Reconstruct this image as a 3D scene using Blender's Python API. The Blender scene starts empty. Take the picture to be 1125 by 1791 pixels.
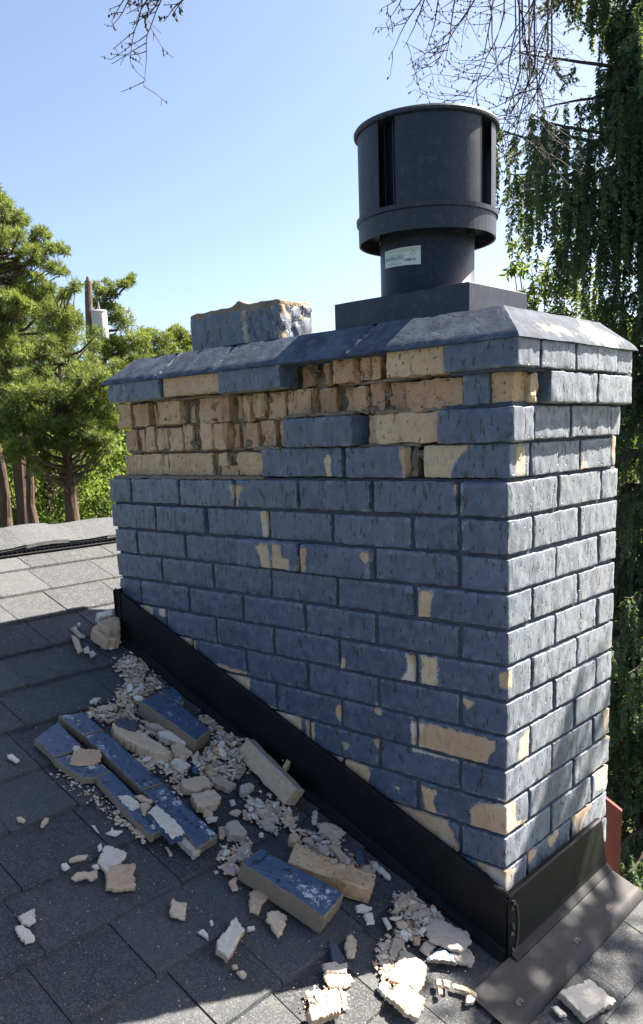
import bpy, bmesh, math, random
import numpy as np
from mathutils import Vector, Matrix, noise as mnoise

# ---------------------------------------------------------------- camera
sc = bpy.context.scene
COL = sc.collection
C = np.array([0.7455, -1.3285, 0.0882])
RT = np.array([0.7453738, 0.66565345, -0.03637823])
UP = np.array([-0.11208069, 0.17892225, 0.97745831])
FW = np.array([-0.65715737, 0.72449452, -0.20797086])
FPX = 1456.4
cam = bpy.data.objects.new('camera', bpy.data.cameras.new('camera'))
COL.objects.link(cam)
M4 = Matrix([[RT[0], UP[0], -FW[0], C[0]], [RT[1], UP[1], -FW[1], C[1]], [RT[2], UP[2], -FW[2], C[2]], [0, 0, 0, 1]])
cam.matrix_world = M4
cam.data.sensor_fit = 'VERTICAL'
cam.data.sensor_height = 24
cam.data.lens = FPX / 1791 * 24
cam.data.shift_y = 177.6 / 1791
cam.data.clip_start = 0.02
cam.data.clip_end = 3000
sc.camera = cam

# ---------------------------------------------------------------- light
SUN = Vector((0.41, 1.0, 1.19)).normalized()
w = bpy.data.worlds.new('World'); sc.world = w; w.use_nodes = True
nt = w.node_tree; nt.nodes.clear()
sky = nt.nodes.new('ShaderNodeTexSky'); sky.sky_type = 'NISHITA'; sky.sun_disc = False
sky.sun_elevation = math.asin(SUN.z); sky.sun_rotation = math.atan2(SUN.x, SUN.y)
sky.altitude = 200; sky.air_density = 0.68; sky.dust_density = 2.2; sky.ozone_density = 0.6
bg = nt.nodes.new('ShaderNodeBackground'); bg.inputs['Strength'].default_value = 0.05
ow = nt.nodes.new('ShaderNodeOutputWorld')
nt.links.new(sky.outputs[0], bg.inputs[0]); nt.links.new(bg.outputs[0], ow.inputs[0])
sl = bpy.data.lights.new('sun', 'SUN'); sl.energy = 4.8; sl.angle = math.radians(0.5); sl.color = (1.0, 0.91, 0.78)
so = bpy.data.objects.new('sun', sl); COL.objects.link(so)
so.rotation_euler = SUN.to_track_quat('Z', 'Y').to_euler(); so.location = (3, 8, 12)
sc.view_settings.view_transform = 'Standard'; sc.view_settings.look = 'None'
sc.view_settings.exposure = 2.55; sc.view_settings.gamma = 1; sc.view_settings.use_curve_mapping = False

# ---------------------------------------------------------------- pixel -> place
def ray(x, y):
    d = FW + (x - 562.5) / FPX * RT - (y - 895.5 - 177.6) / FPX * UP
    return d / np.linalg.norm(d)
def onplane(x, y, n, d0):
    n = np.array(n, float); D = ray(x, y)
    return C + D * ((d0 - n @ C) / (n @ D))
def atY(x, y, Y=0.0): return onplane(x, y, (0, 1, 0), Y)
def atX(x, y, X=0.0): return onplane(x, y, (1, 0, 0), X)
SL = 0.395; RZ = -0.923
RN = np.array([SL, 0, 1]) / math.sqrt(1 + SL * SL)
RX = np.array([1, 0, -SL]) / math.sqrt(1 + SL * SL)
RY = np.array([0, 1, 0.0])
def roofp(x, y, off=0.0):
    return onplane(x, y, (SL, 0, 1), RZ + off * math.sqrt(1 + SL * SL))
def atD(x, y, dist): return C + ray(x, y) * dist
def atH(x, y, hd):           # point on the pixel ray at horizontal distance hd
    D = ray(x, y); return C + D * (hd / math.hypot(D[0], D[1]))
def roofz(x): return RZ - SL * x

# ---------------------------------------------------------------- tagging
def tag(o, label=None, cat=None, group=None, kind=None):
    if label: o['label'] = label
    if cat: o['category'] = cat
    if group: o['group'] = group
    if kind: o['kind'] = kind
    return o
def empty(name, loc, label, cat, group=None):
    o = bpy.data.objects.new(name, None); COL.objects.link(o); o.location = Vector(loc)
    o.empty_display_size = 0.1
    return tag(o, label, cat, group)

def wloc(o):
    t = Vector((0, 0, 0))
    while o is not None: t += Vector(o.location); o = o.parent
    return np.array(t)

class MB:
    """collects quads/tris with material index and float attributes"""
    def __init__(s): s.v = []; s.f = []; s.m = []; s.bare = []; s.tint = []; s.n = 0
    def add(s, verts, faces, mat=0, bare=0.0, tint=0.5):
        verts = [tuple(map(float, q)) for q in verts]
        s.v += verts; k = len(verts)
        s.f += [tuple(int(i) + s.n for i in f) for f in faces]
        s.m += [mat] * len(faces) if isinstance(mat, int) else list(mat)
        s.bare += [float(bare)] * k if np.isscalar(bare) else [float(b) for b in bare]
        s.tint += [float(tint)] * k if np.isscalar(tint) else [float(b) for b in tint]
        s.n += k
    def build(s, name, mats, parent=None, smooth=False, origin=None):
        me = bpy.data.meshes.new(name)
        v = np.array(s.v, float)
        org = wloc(parent) if parent is not None else (np.zeros(3) if origin is None else np.array(origin, float))
        me.from_pydata([tuple(q) for q in (v - org)], [], s.f)
        for mt in (mats if isinstance(mats, (list, tuple)) else [mats]): me.materials.append(mt)
        me.polygons.foreach_set('material_index', s.m)
        a = me.attributes.new('bare', 'FLOAT', 'POINT'); a.data.foreach_set('value', s.bare)
        a = me.attributes.new('tint', 'FLOAT', 'POINT'); a.data.foreach_set('value', s.tint)
        me.polygons.foreach_set('use_smooth', [smooth] * len(s.f))
        me.update()
        o = bpy.data.objects.new(name, me); COL.objects.link(o)
        if parent is not None: o.parent = parent
        else: o.location = Vector(org)
        return o

def sub(par, child):
    w_ = wloc(child); child.parent = par; child.location = Vector(w_ - wloc(par)); return child

def nz(p, f=1.0, seed=0.0): return mnoise.noise(Vector((p[0] * f + seed, p[1] * f - seed * 1.7, p[2] * f + seed * 0.6)))
def fb(p, f=1.0, seed=0.0, o=3):
    a = 0; amp = 1
    for i in range(o): a += amp * nz(p, f * 2 ** i, seed + i * 7.3); amp *= 0.5
    return a

def ticks(a, b, r, cell):
    r = min(r, (b - a) * 0.3)
    t = [a, a + r * 0.3, a + r]
    n = max(1, int(round((b - a - 2 * r) / cell)))
    t += [a + r + (b - a - 2 * r) * i / n for i in range(1, n)]
    return t + [b - r, b - r * 0.3, b]
def gridbox(mb, b, r=0.004, cell=0.008, disp=None, mat=0, bare=None, tint=0.5, faces='xXyYzZ', xf=None):
    x0, x1, y0, y1, z0, z1 = b
    T = [ticks(x0, x1, r, cell), ticks(y0, y1, r, cell), ticks(z0, z1, r, cell)]
    lo = np.array([x0, y0, z0]); hi = np.array([x1, y1, z1]); ri = np.minimum(r, (hi - lo) * 0.3)
    for ch in faces:
        ax = 'xyz'.index(ch.lower()); up = ch.isupper()
        i, j = [(1, 2), (2, 0), (0, 1)][ax]
        A, B = T[i], T[j]
        V = []; 
        for a_ in A:
            for b_ in B:
                p = np.zeros(3); p[ax] = hi[ax] if up else lo[ax]; p[i] = a_; p[j] = b_
                q = np.clip(p, lo + ri, hi - ri); d = p - q; L = np.linalg.norm(d); nrm = d / L
                p = q + nrm * ri.min() if L > ri.min() else p
                if disp: p = p + disp(p, nrm)
                V.append(p)
        nb = len(B); F = []
        for u_ in range(len(A) - 1):
            for w_ in range(nb - 1):
                k = u_ * nb + w_
                F.append((k, k + nb, k + nb + 1, k + 1) if up else (k, k + 1, k + nb + 1, k + nb))
        bb = 0.0 if bare is None else (bare if np.isscalar(bare) else [bare(p) for p in V])
        if xf is not None: V = [xf(p) for p in V]
        mb.add(V, F, mat, bb, tint)
def tube(mb, pts, radii, n=8, mat=0, tint=0.5, cap=True):
    pts = [Vector(p) for p in pts]
    if np.isscalar(radii): radii = [radii] * len(pts)
    V = []; F = []
    ref = Vector((0.3, 0.2, 0.93))
    for i, p in enumerate(pts):
        d = (pts[min(i + 1, len(pts) - 1)] - pts[max(i - 1, 0)]).normalized()
        a = d.cross(ref)
        if a.length < 1e-3: a = d.cross(Vector((1, 0, 0)))
        a.normalize(); b = d.cross(a)
        for k in range(n):
            t = 2 * math.pi * k / n
            V.append(p + (a * math.cos(t) + b * math.sin(t)) * radii[i])
    for i in range(len(pts) - 1):
        for k in range(n):
            k2 = (k + 1) % n
            F.append((i * n + k, i * n + k2, (i + 1) * n + k2, (i + 1) * n + k))
    if cap:
        F.append(tuple(range(n))[::-1]); F.append(tuple((len(pts) - 1) * n + k for k in range(n)))
    mb.add(V, F, mat, 0.0, tint)
def lathe(mb, cx, cy, prof, a0=0, a1=360, n=72, mat=0):
    closed = (a1 - a0) >= 360
    m = n if closed else n + 1
    V = []; F = []
    for k in range(m):
        t = math.radians(a0 + (a1 - a0) * k / n)
        for r_, z_ in prof: V.append((cx + r_ * math.sin(t), cy - r_ * math.cos(t), z_))
    q = len(prof)
    for k in range(n):
        k2 = (k + 1) % m if closed else k + 1
        for i in range(q - 1): F.append((k * q + i, k2 * q + i, k2 * q + i + 1, k * q + i + 1))
    mb.add(V, F, mat)

# ---------------------------------------------------------------- materials
def lin(r, g, b): 
    f = lambda c: ((c / 255 + 0.055) / 1.055) ** 2.4 if c > 10 else c / 255 / 12.92
    return (f(r), f(g), f(b), 1)
class NT:
    def __init__(s, name):
        s.m = bpy.data.materials.new(name); s.m.use_nodes = True; s.t = s.m.node_tree; s.t.nodes.clear()
        s.out = s.n('ShaderNodeOutputMaterial'); s.p = s.n('ShaderNodeBsdfPrincipled')
        s.l(s.p.outputs[0], s.out.inputs[0]); s.tc = s.n('ShaderNodeNewGeometry').outputs['Position']
        s.oc = s.n('ShaderNodeTexCoord').outputs['Object']
    def n(s, t, **k):
        a = s.t.nodes.new(t)
        for q, v in k.items(): setattr(a, q, v)
        return a
    def l(s, a, b): s.t.links.new(a, b)
    def noise(s, sc_, det=3, rough=0.55, vec=None, stretch=None, dim='3D'):
        v = vec or s.tc
        if stretch:
            mp = s.n('ShaderNodeMapping'); mp.inputs['Scale'].default_value = stretch; s.l(v, mp.inputs[0]); v = mp.outputs[0]
        a = s.n('ShaderNodeTexNoise'); a.inputs['Scale'].default_value = sc_; a.inputs['Detail'].default_value = det
        a.inputs['Roughness'].default_value = rough; s.l(v, a.inputs['Vector']); return a.outputs['Fac']
    def vor(s, sc_, out='Distance', vec=None, stretch=None, feat='F1'):
        v = vec or s.tc
        if stretch:
            mp = s.n('ShaderNodeMapping'); mp.inputs['Scale'].default_value = stretch; s.l(v, mp.inputs[0]); v = mp.outputs[0]
        a = s.n('ShaderNodeTexVoronoi', feature=feat); a.inputs['Scale'].default_value = sc_; s.l(v, a.inputs['Vector']); return a.outputs[out]
    def ramp(s, src, stops, interp='LINEAR'):
        a = s.n('ShaderNodeValToRGB'); a.color_ramp.interpolation = interp
        e = a.color_ramp.elements
        while len(e) < len(stops): e.new(0.5)
        for i, (p_, c_) in enumerate(stops):
            e[i].position = p_; e[i].color = c_ if not np.isscalar(c_) else (c_, c_, c_, 1)
        s.l(src, a.inputs[0]); return a.outputs[0]
    def mix(s, f, a, b, mode='MIX'):
        m = s.n('ShaderNodeMix', data_type='RGBA', blend_type=mode)
        for sock, v in ((m.inputs[0], f), (m.inputs[6], a), (m.inputs[7], b)):
            if np.isscalar(v): sock.default_value = v
            elif isinstance(v, tuple): sock.default_value = v
            else: s.l(v, sock)
        return m.outputs[2]
    def math(s, op, a, b=0.0, c=None):
        m = s.n('ShaderNodeMath', operation=op)
        for i, v in enumerate((a, b) if c is None else (a, b, c)):
            if np.isscalar(v): m.inputs[i].default_value = v
            else: s.l(v, m.inputs[i])
        return m.outputs[0]
    def attr(s, name): a = s.n('ShaderNodeAttribute', attribute_name=name); return a.outputs['Fac']
    def bump(s, h, strength=0.5, dist=0.002, prev=None):
        b = s.n('ShaderNodeBump'); b.inputs['Strength'].default_value = strength; b.inputs['Distance'].default_value = dist
        s.l(h, b.inputs['Height'])
        if prev is not None: s.l(prev, b.inputs['Normal'])
        return b.outputs[0]
    def done(s, col=None, rough=0.7, nrm=None, spec=0.5, metal=0.0):
        for sock, v in ((s.p.inputs['Base Color'], col), (s.p.inputs['Roughness'], rough), (s.p.inputs['Normal'], nrm)):
            if v is None: continue
            if np.isscalar(v) or isinstance(v, tuple): sock.default_value = v
            else: s.l(v, sock)
        s.p.inputs['Specular IOR Level'].default_value = spec; s.p.inputs['Metallic'].default_value = metal
        return s.m

def brick_colour(s, v=None):
    n1 = s.noise(9, 4, 0.6, v); n2 = s.noise(60, 4, 0.65, v); t = s.attr('tint')
    c = s.mix(s.ramp(n1, [(0.35, 0.0), (0.65, 1.0)]), (0.44, 0.285, 0.165, 1), (0.55, 0.41, 0.26, 1))
    c = s.mix(s.ramp(t, [(0.55, 0.0), (1.0, 0.85)]), c, (0.32, 0.185, 0.12, 1))
    c = s.mix(s.ramp(t, [(0.0, 0.8), (0.35, 0.0)]), c, (0.50, 0.42, 0.29, 1))
    c = s.mix(s.ramp(n2, [(0.5, 0.0), (0.8, 0.5)]), c, (0.30, 0.20, 0.13, 1))
    pit = s.ramp(s.noise(130, 2, 0.5, v), [(0.66, 0.0), (0.74, 1.0)])
    c = s.mix(s.math('MULTIPLY', pit, 0.6), c, (0.10, 0.06, 0.04, 1))
    return c, pit, n2
def paint_mat(name='slate_paint_on_brick', dark=1.0):
    s = NT(name)
    n1 = s.noise(9, 6, 0.7); n2 = s.noise(40, 5, 0.6); st = s.noise(55, 3, 0.6, stretch=(1, 1, 0.16))
    base = s.mix(s.ramp(n1, [(0.3, 0.0), (0.7, 1.0)]), (0.019, 0.038, 0.086, 1), (0.052, 0.084, 0.150, 1))
    if dark < 1: base = s.mix(1 - dark, base, (0.05, 0.05, 0.05, 1))
    t = s.attr('tint')
    streak = s.ramp(s.noise(14, 5, 0.65, stretch=(1, 1, 0.3)), [(0.50, 0.0), (0.68, 1.0)])
    base = s.mix(s.math('MULTIPLY', streak, 0.45), base, (0.105, 0.148, 0.225, 1))
    base = s.mix(s.math('MULTIPLY', t, 0.6), base, (0.055, 0.072, 0.115, 1))
    base = s.mix(s.ramp(n2, [(0.45, 0.0), (0.75, 0.35)]), base, (0.21, 0.245, 0.30, 1))
    base = s.mix(s.ramp(t, [(0.0, 0.35), (0.22, 0.0)]), base, (0.13, 0.16, 0.215, 1))
    # dark pits and drip-shaped holes in the brick texture
    pr = s.ramp(s.noise(105, 2, 0.5, stretch=(1, 1, 0.4)), [(0.605, 0.0), (0.655, 1.0)])
    crack = s.ramp(st, [(0.64, 0.0), (0.71, 1.0)])
    holes = s.math('MULTIPLY', s.math('MAXIMUM', pr, s.math('MULTIPLY', crack, 0.6)), 1.0 if dark == 1 else 0.3)
    base = s.mix(s.math('MULTIPLY', holes, 0.85), base, (0.015, 0.018, 0.028, 1))
    pn = s.n('ShaderNodeNewGeometry').outputs['Pointiness']
    worn = s.math('MULTIPLY', s.ramp(pn, [(0.508, 0.0), (0.54, 1.0)]), s.ramp(s.noise(48, 5, 0.75), [(0.50, 0.0), (0.60, 1.0)]))
    base = s.mix(s.math('MULTIPLY', worn, 0.75), base, (0.26, 0.29, 0.33, 1))
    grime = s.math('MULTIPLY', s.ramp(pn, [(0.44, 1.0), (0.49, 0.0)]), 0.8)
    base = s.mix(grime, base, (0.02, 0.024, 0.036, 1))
    # bare patches
    b = s.attr('bare')
    nn = s.math('ADD', s.math('MULTIPLY_ADD', s.noise(150, 6, 0.8), 0.018, -0.009), s.math('MULTIPLY_ADD', s.noise(42, 4, 0.7), 0.016, -0.008))
    e = s.math('ADD', b, nn)
    isb = s.ramp(s.math('MULTIPLY_ADD', e, 100.0, 0.5), [(0.47, 0.0), (0.53, 1.0)])
    rim = s.math('MULTIPLY', s.ramp(s.math('MULTIPLY_ADD', e, 100.0, 0.5), [(0.26, 0.0), (0.44, 1.0)]), s.ramp(s.noise(45, 3), [(0.42, 0.0), (0.55, 1.0)]))
    bc, pit, bn = brick_colour(s)
    fl = s.ramp(s.noise(30, 6, 0.8), [(0.675, 0.0), (0.695, 1.0)] if dark == 1 else [(0.80, 0.0), (0.82, 1.0)])    # tiny white flecks
    col = s.mix(s.math('MULTIPLY', s.math('MAXIMUM', rim, fl), 0.8), base, (0.5, 0.51, 0.5, 1))
    bc = s.mix(s.ramp(s.noise(7, 2), [(0.55, 0.0), (0.62, 0.7)]), bc, (0.58, 0.56, 0.50, 1))
    col = s.mix(isb, col, bc)
    h = s.math('SUBTRACT', s.math('MULTIPLY', n2, 0.6), s.math('MULTIPLY', holes, 1.0))
    h = s.math('SUBTRACT', h, s.math('MULTIPLY', isb, 1.4))
    h = s.math('ADD', h, s.math('MULTIPLY', s.noise(300, 3, 0.6), 0.18))
    s.p.inputs['Sheen Weight'].default_value = 0.27 if dark == 1 else 0.0; s.p.inputs['Sheen Roughness'].default_value = 0.5; s.p.inputs['Sheen Tint'].default_value = (0.93, 0.96, 1.0, 1); s.p.inputs['Diffuse Roughness'].default_value = 0.6
    return s.done(col, s.mix(isb, (0.42 if dark == 1 else 0.85,) * 3 + (1,), (0.9,) * 3 + (1,)), s.bump(h, 1.0 if dark == 1 else 0.5, 0.0028), 0.6 if dark == 1 else 0.2)
def rawbrick_mat():
    s = NT('bare_tan_brick')
    c, pit, n2 = brick_colour(s)
    cr = s.ramp(s.noise(30, 4, 0.6, stretch=(1, 1, 0.25)), [(0.62, 0.0), (0.72, 1.0)])
    c = s.mix(s.math('MULTIPLY', cr, 0.55), c, (0.12, 0.075, 0.05, 1))
    h = s.math('SUBTRACT', s.math('ADD', n2, s.noise(14, 4, 0.6)), s.math('ADD', pit, cr))
    return s.done(c, 0.92, s.bump(h, 1.0, 0.0055), 0.2)
def mortar_mat():
    s = NT('old_mortar')
    n = s.noise(30, 5, 0.65)
    c = s.mix(n, (0.08, 0.062, 0.045, 1), (0.30, 0.25, 0.19, 1))
    return s.done(c, 0.95, s.bump(s.math('ADD', n, s.noise(150, 3)), 0.9, 0.004), 0.2)
def joint_mat():
    s = NT('painted_mortar_joint')
    n = s.noise(35, 5, 0.65)
    c = s.mix(n, (0.018, 0.023, 0.036, 1), (0.085, 0.10, 0.14, 1))
    return s.done(c, 0.75, s.bump(s.math('ADD', n, s.noise(190, 3)), 0.8, 0.004), 0.3)
def shingle_mat():
    s = NT('asphalt_shingle')
    t = s.attr('tint')
    c = s.mix(t, (0.011, 0.015, 0.022, 1), (0.050, 0.056, 0.064, 1))
    n = s.noise(420, 2, 0.7); v = s.vor(520, 'Color'); sepn = s.n('ShaderNodeSeparateColor'); s.l(v, sepn.inputs[0])
    g = s.ramp(sepn.outputs[0], [(0.55, 0.0), (0.93, 0.55), (1.0, 1.0)])
    c = s.mix(g, c, (0.155, 0.16, 0.165, 1))
    bl = s.ramp(s.noise(11, 4, 0.6), [(0.35, 0.0), (0.7, 1.0)])
    c = s.mix(s.math('MULTIPLY', bl, 0.35), c, (0.065, 0.07, 0.078, 1))
    dust = s.ramp(s.noise(45, 6, 0.75), [(0.50, 0.0), (0.72, 0.55)])
    c = s.mix(dust, c, (0.125, 0.110, 0.092, 1))
    h = s.math('ADD', sepn.outputs[1], s.noise(900, 1))
    return s.done(c, 0.8, s.bump(h, 0.9, 0.0016), 0.6)
def metal_mat(name, col, rough, scratches=True, dirt=0.25, spec=.5):
    s = NT(name)
    n = s.noise(7, 4, 0.6); n2 = s.noise(60, 4, 0.7)
    c = s.mix(s.math('MULTIPLY', s.ramp(n2, [(0.5, 0.0), (0.8, 1.0)]), dirt), col, (0.14, 0.145, 0.15, 1))
    r_ = s.math('MULTIPLY_ADD', n, 0.22, rough - 0.1)
    sm = s.ramp(s.noise(5, 6, 0.7, stretch=(1, 1, .25)), [(0.5, 0.0), (0.72, 1.0)])
    c = s.mix(s.math('MULTIPLY', sm, dirt * .8), c, (0.11, 0.11, 0.12, 1))
    return s.done(c, r_, s.bump(n, 0.22, 0.005), spec)
def plain(name, col, rough=0.8, var=0.3, scale=20, bump=0.4, dist=0.003, spec=0.3, stretch=None):
    s = NT(name)
    n = s.noise(scale, 5, 0.65, stretch=stretch)
    c2 = tuple(x * (1 - var) for x in col[:3]) + (1,); c1 = tuple(min(1, x * (1 + var)) for x in col[:3]) + (1,)
    return s.done(s.mix(n, c2, c1), rough, s.bump(n, bump, dist), spec)
def chip_mat(name, c1, c2):
    s = NT(name)
    t = s.attr('tint'); oi = s.n('ShaderNodeObjectInfo').outputs['Random']
    c = s.mix(oi, c1, c2)
    n = s.noise(70, 4, 0.65, s.oc)
    c = s.mix(s.ramp(n, [(0.5, 0.0), (0.8, 0.55)]), c, tuple(x * 0.55 for x in c1[:3]) + (1,))
    pit = s.ramp(s.vor(120), [(0.1, 1.0), (0.2, 0.0)])
    c = s.mix(s.math('MULTIPLY', pit, 0.4), c, (0.15, 0.1, 0.07, 1))
    return s.done(c, 0.92, s.bump(n, 0.7, 0.003), 0.2)
def leaf_mat(name, c1, c2, trans=0.35):
    s = NT(name)
    t = s.attr('tint')
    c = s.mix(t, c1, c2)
    s.done(c, 0.6, None, 0.35)
    tr = s.n('ShaderNodeBsdfTranslucent'); s.l(s.mix(0.5, c, (0.25, 0.30, 0.03, 1)), tr.inputs[0])
    mx = s.n('ShaderNodeMixShader'); mx.inputs[0].default_value = trans
    s.l(s.p.outputs[0], mx.inputs[1]); s.l(tr.outputs[0], mx.inputs[2]); s.l(mx.outputs[0], s.out.inputs[0])
    return s.m
def ground_mat():
    s = NT('grass_and_soil')
    n = s.noise(0.35, 5, 0.6); n2 = s.noise(6, 5, 0.7)
    c = s.mix(s.ramp(n, [(0.4, 0.0), (0.6, 1.0)]), (0.04, 0.06, 0.018, 1), (0.10, 0.095, 0.045, 1))
    c = s.mix(s.math('MULTIPLY', n2, 0.6), c, (0.04, 0.05, 0.02, 1))
    return s.done(c, 0.95, s.bump(n2, 0.8, 0.05), 0.1)

PAINT = paint_mat(); COPE = paint_mat('toned_coping_paint', .62); RAW = rawbrick_mat(); MORT = mortar_mat(); JOINT = joint_mat(); SHING = shingle_mat()  # COPE: greyer copy of the brick paint, toned down against sun on the slope
BLACK = metal_mat('black_coated_metal', (0.0045, 0.0045, 0.006, 1), 0.58, dirt=0.06, spec=.25)
VENTM = metal_mat('charcoal_vent_metal', (0.013, 0.018, 0.032, 1), 0.45, dirt=0.22, spec=.35)
APRON = metal_mat('dark_bronze_metal', (0.024, 0.023, 0.026, 1), 0.6, dirt=0.12, spec=.3)
DARK = plain('dark_void', (0.004, 0.004, 0.005, 1), 0.9)
TANCHIP = chip_mat('tan_brick_chip', (0.46, 0.34, 0.235, 1), (0.56, 0.45, 0.33, 1))
WHITECHIP = chip_mat('white_mortar_chip', (0.55, 0.50, 0.42, 1), (0.66, 0.61, 0.53, 1))
GREYCHIP = chip_mat('grey_mortar_chip', (0.36, 0.31, 0.25, 1), (0.47, 0.41, 0.34, 1))
def bluechip():
    s = NT('blue_painted_face')
    n = s.noise(22, 5, 0.7); n2 = s.noise(90, 4, 0.6)
    c = s.mix(n2, (0.034, 0.066, 0.128, 1), (0.066, 0.112, 0.19, 1))
    pit = s.ramp(s.noise(110, 2, 0.5, stretch=(1, .5, 1)), [(0.60, 0.0), (0.65, 1.0)])
    c = s.mix(s.math('MULTIPLY', pit, 0.85), c, (0.02, 0.025, 0.04, 1))
    fl = s.ramp(s.noise(20, 7, 0.85), [(0.575, 0.0), (0.60, 1.0)])
    c = s.mix(s.math('MULTIPLY', fl, 0.85), c, (0.55, 0.58, 0.6, 1))
    return s.done(c, 0.42, s.bump(s.math('SUBTRACT', n2, pit), 0.5, 0.002), 0.6)
BLUE = bluechip()
DKBLUE = plain('dark_blue_flake', (0.055, 0.07, 0.105, 1), 0.5, 0.3, 60)

# ---------------------------------------------------------------- polygons of bare brick
def in_sdf(pt, poly):
    x, y = pt; ins = False; dm = 1e9; n = len(poly)
    for i in range(n):
        x1, y1 = poly[i]; x2, y2 = poly[(i + 1) % n]
        if (y1 > y) != (y2 > y) and x < (x2 - x1) * (y - y1) / (y2 - y1) + x1: ins = not ins
        dx, dy = x2 - x1, y2 - y1; L = dx * dx + dy * dy
        t = max(0, min(1, ((x - x1) * dx + (y - y1) * dy) / L)) if L else 0
        dm = min(dm, math.hypot(x - x1 - t * dx, y - y1 - t * dy))
    return dm if ins else -dm
LP_px = [[(405,850),(428,852),(418,885),(412,870)], [(455,890),(465,890),(475,940),(462,940)],
 [(453,952),(475,952),(479,997),(466,996),(462,975)], [(482,952),(496,953),(498,975),(511,978),(513,999),(484,998)],
 [(530,958),(543,957),(539,1002),(527,990)], [(635,963),(651,965),(650,985),(641,983)], [(733,1033),(756,1035),(750,1088),(731,1082)],
 [(801,850),(808,850),(808,965),(803,965)], [(711,1145),(725,1145),(726,1192),(705,1188),(714,1170)], [(738,1148),(764,1152),(764,1202),(737,1197)],
 [(596,1150),(604,1152),(603,1168),(597,1167)], [(875,1180),(892,1176),(892,1208),(878,1200)], [(808,1220),(828,1228),(818,1243)],
 [(586,1236),(596,1234),(599,1262),(591,1258)], [(656,1230),(663,1232),(667,1248),(657,1247)], [(720,1264),(745,1266),(872,1298),(845,1340),(722,1314)],
 [(537,1262),(550,1265),(550,1300),(540,1292)], [(655,1291),(666,1294),(663,1311)], [(738,1376),(764,1384),(755,1400),(766,1427),(745,1420)],
 [(822,1420),(835,1404),(895,1412),(895,1466),(870,1462),(826,1446)], [(688,1406),(780,1428),(806,1492),(740,1470)],
 [(465,1232),(528,1256),(527,1290)], [(370,1158),(436,1178),(437,1215)], [(588,1322),(647,1343),(646,1376)], [(828,1502),(890,1528),(890,1570)],
 [(243,1055),(268,1064),(265,1088)], [(277,1060),(290,1063),(288,1078),(280,1074)], [(300,1105),(340,1122),(345,1142)],
 [(740,780),(818,780),(792,815),(787,842),(740,842)], [(568,798),(577,797),(580,842),(574,842)], [(700,782),(712,784),(735,840),(712,838)],
 [(690,1375),(700,1378),(698,1384)], [(600,1300),(612,1303),(606,1312)]]
RP_px = [[(904,780),(918,780),(918,842),(906,842)], [(1020,800),(1030,822),(1014,824)], [(1070,765),(1082,762),(1080,824),(1073,822)],
 [(909,1295),(926,1277),(925,1329),(908,1338)], [(880,1400),(902,1405),(903,1437),(928,1430),(924,1440),(898,1454),(880,1466)],
 [(1001,1428),(1036,1402),(1017,1449),(1008,1458)], [(959,1468),(980,1450),(965,1483)], [(880,1526),(907,1515),(898,1535),(894,1562),(880,1570)],
 [(1040,1346),(1065,1330),(1063,1372),(1040,1385)], [(1057,1242),(1068,1238),(1068,1290),(1058,1292)], [(926,1492),(940,1484),(936,1500),(928,1508)],
 [(882,1176),(890,1178),(888,1206),(882,1206)]]
LPOLY = [[tuple(atY(x, y)[[0, 2]]) for x, y in q] for q in LP_px]
RPOLY = [[tuple(atX(x, y)[[1, 2]]) for x, y in q] for q in RP_px]
def bare_fn(p):
    m = -0.05
    if p[1] < 0.02:
        for q in LPOLY:
            cx = q[0][0]
            if abs(cx - p[0]) < 0.2 and abs(q[0][1] - p[2]) < 0.2: m = max(m, in_sdf((p[0], p[2]), q))
    if p[0] > -0.02:
        for q in RPOLY:
            if abs(q[0][0] - p[1]) < 0.2 and abs(q[0][1] - p[2]) < 0.2: m = max(m, in_sdf((p[1], p[2]), q))
    return m + 0.001 if m > -0.05 else m

# ================================================================ SETTING
def gz(x, y):
    r_ = math.hypot(x + 2, y + 1)
    t = max(0, min(1, (r_ - 6) / 12)); t = t * t * (3 - 2 * t)
    s_ = -3.4 + 1.75 * t * (1 if x < -2 else max(0.3, 1 - (x + 2) * 0.2)) + min(0.6, max(0, r_ - 20) * 0.012)
    return s_ + 0.08 * nz((x, y, 0), 0.35)
mb = MB()
rings = [0, 2, 4, 6, 8, 10, 12, 14, 16, 18, 21, 25, 30, 38, 50, 70, 110, 200, 500, 1500]
V = [(-2, 0, gz(-2, 0))]; F = []
NS = 64
for r_ in rings[1:]:
    for k in range(NS):
        a = 2 * math.pi * k / NS; x = -2 + r_ * math.cos(a); y = r_ * math.sin(a)
        V.append((x, y, gz(x, y)))
for k in range(NS): F.append((0, 1 + k, 1 + (k + 1) % NS))
for i in range(len(rings) - 2):
    for k in range(NS):
        a = 1 + i * NS; k2 = (k + 1) % NS
        F.append((a + k, a + NS + k, a + NS + k2, a + k2))
mb.add(V, F); o = mb.build('ground', ground_mat(), smooth=True); tag(o, kind='structure')

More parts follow.
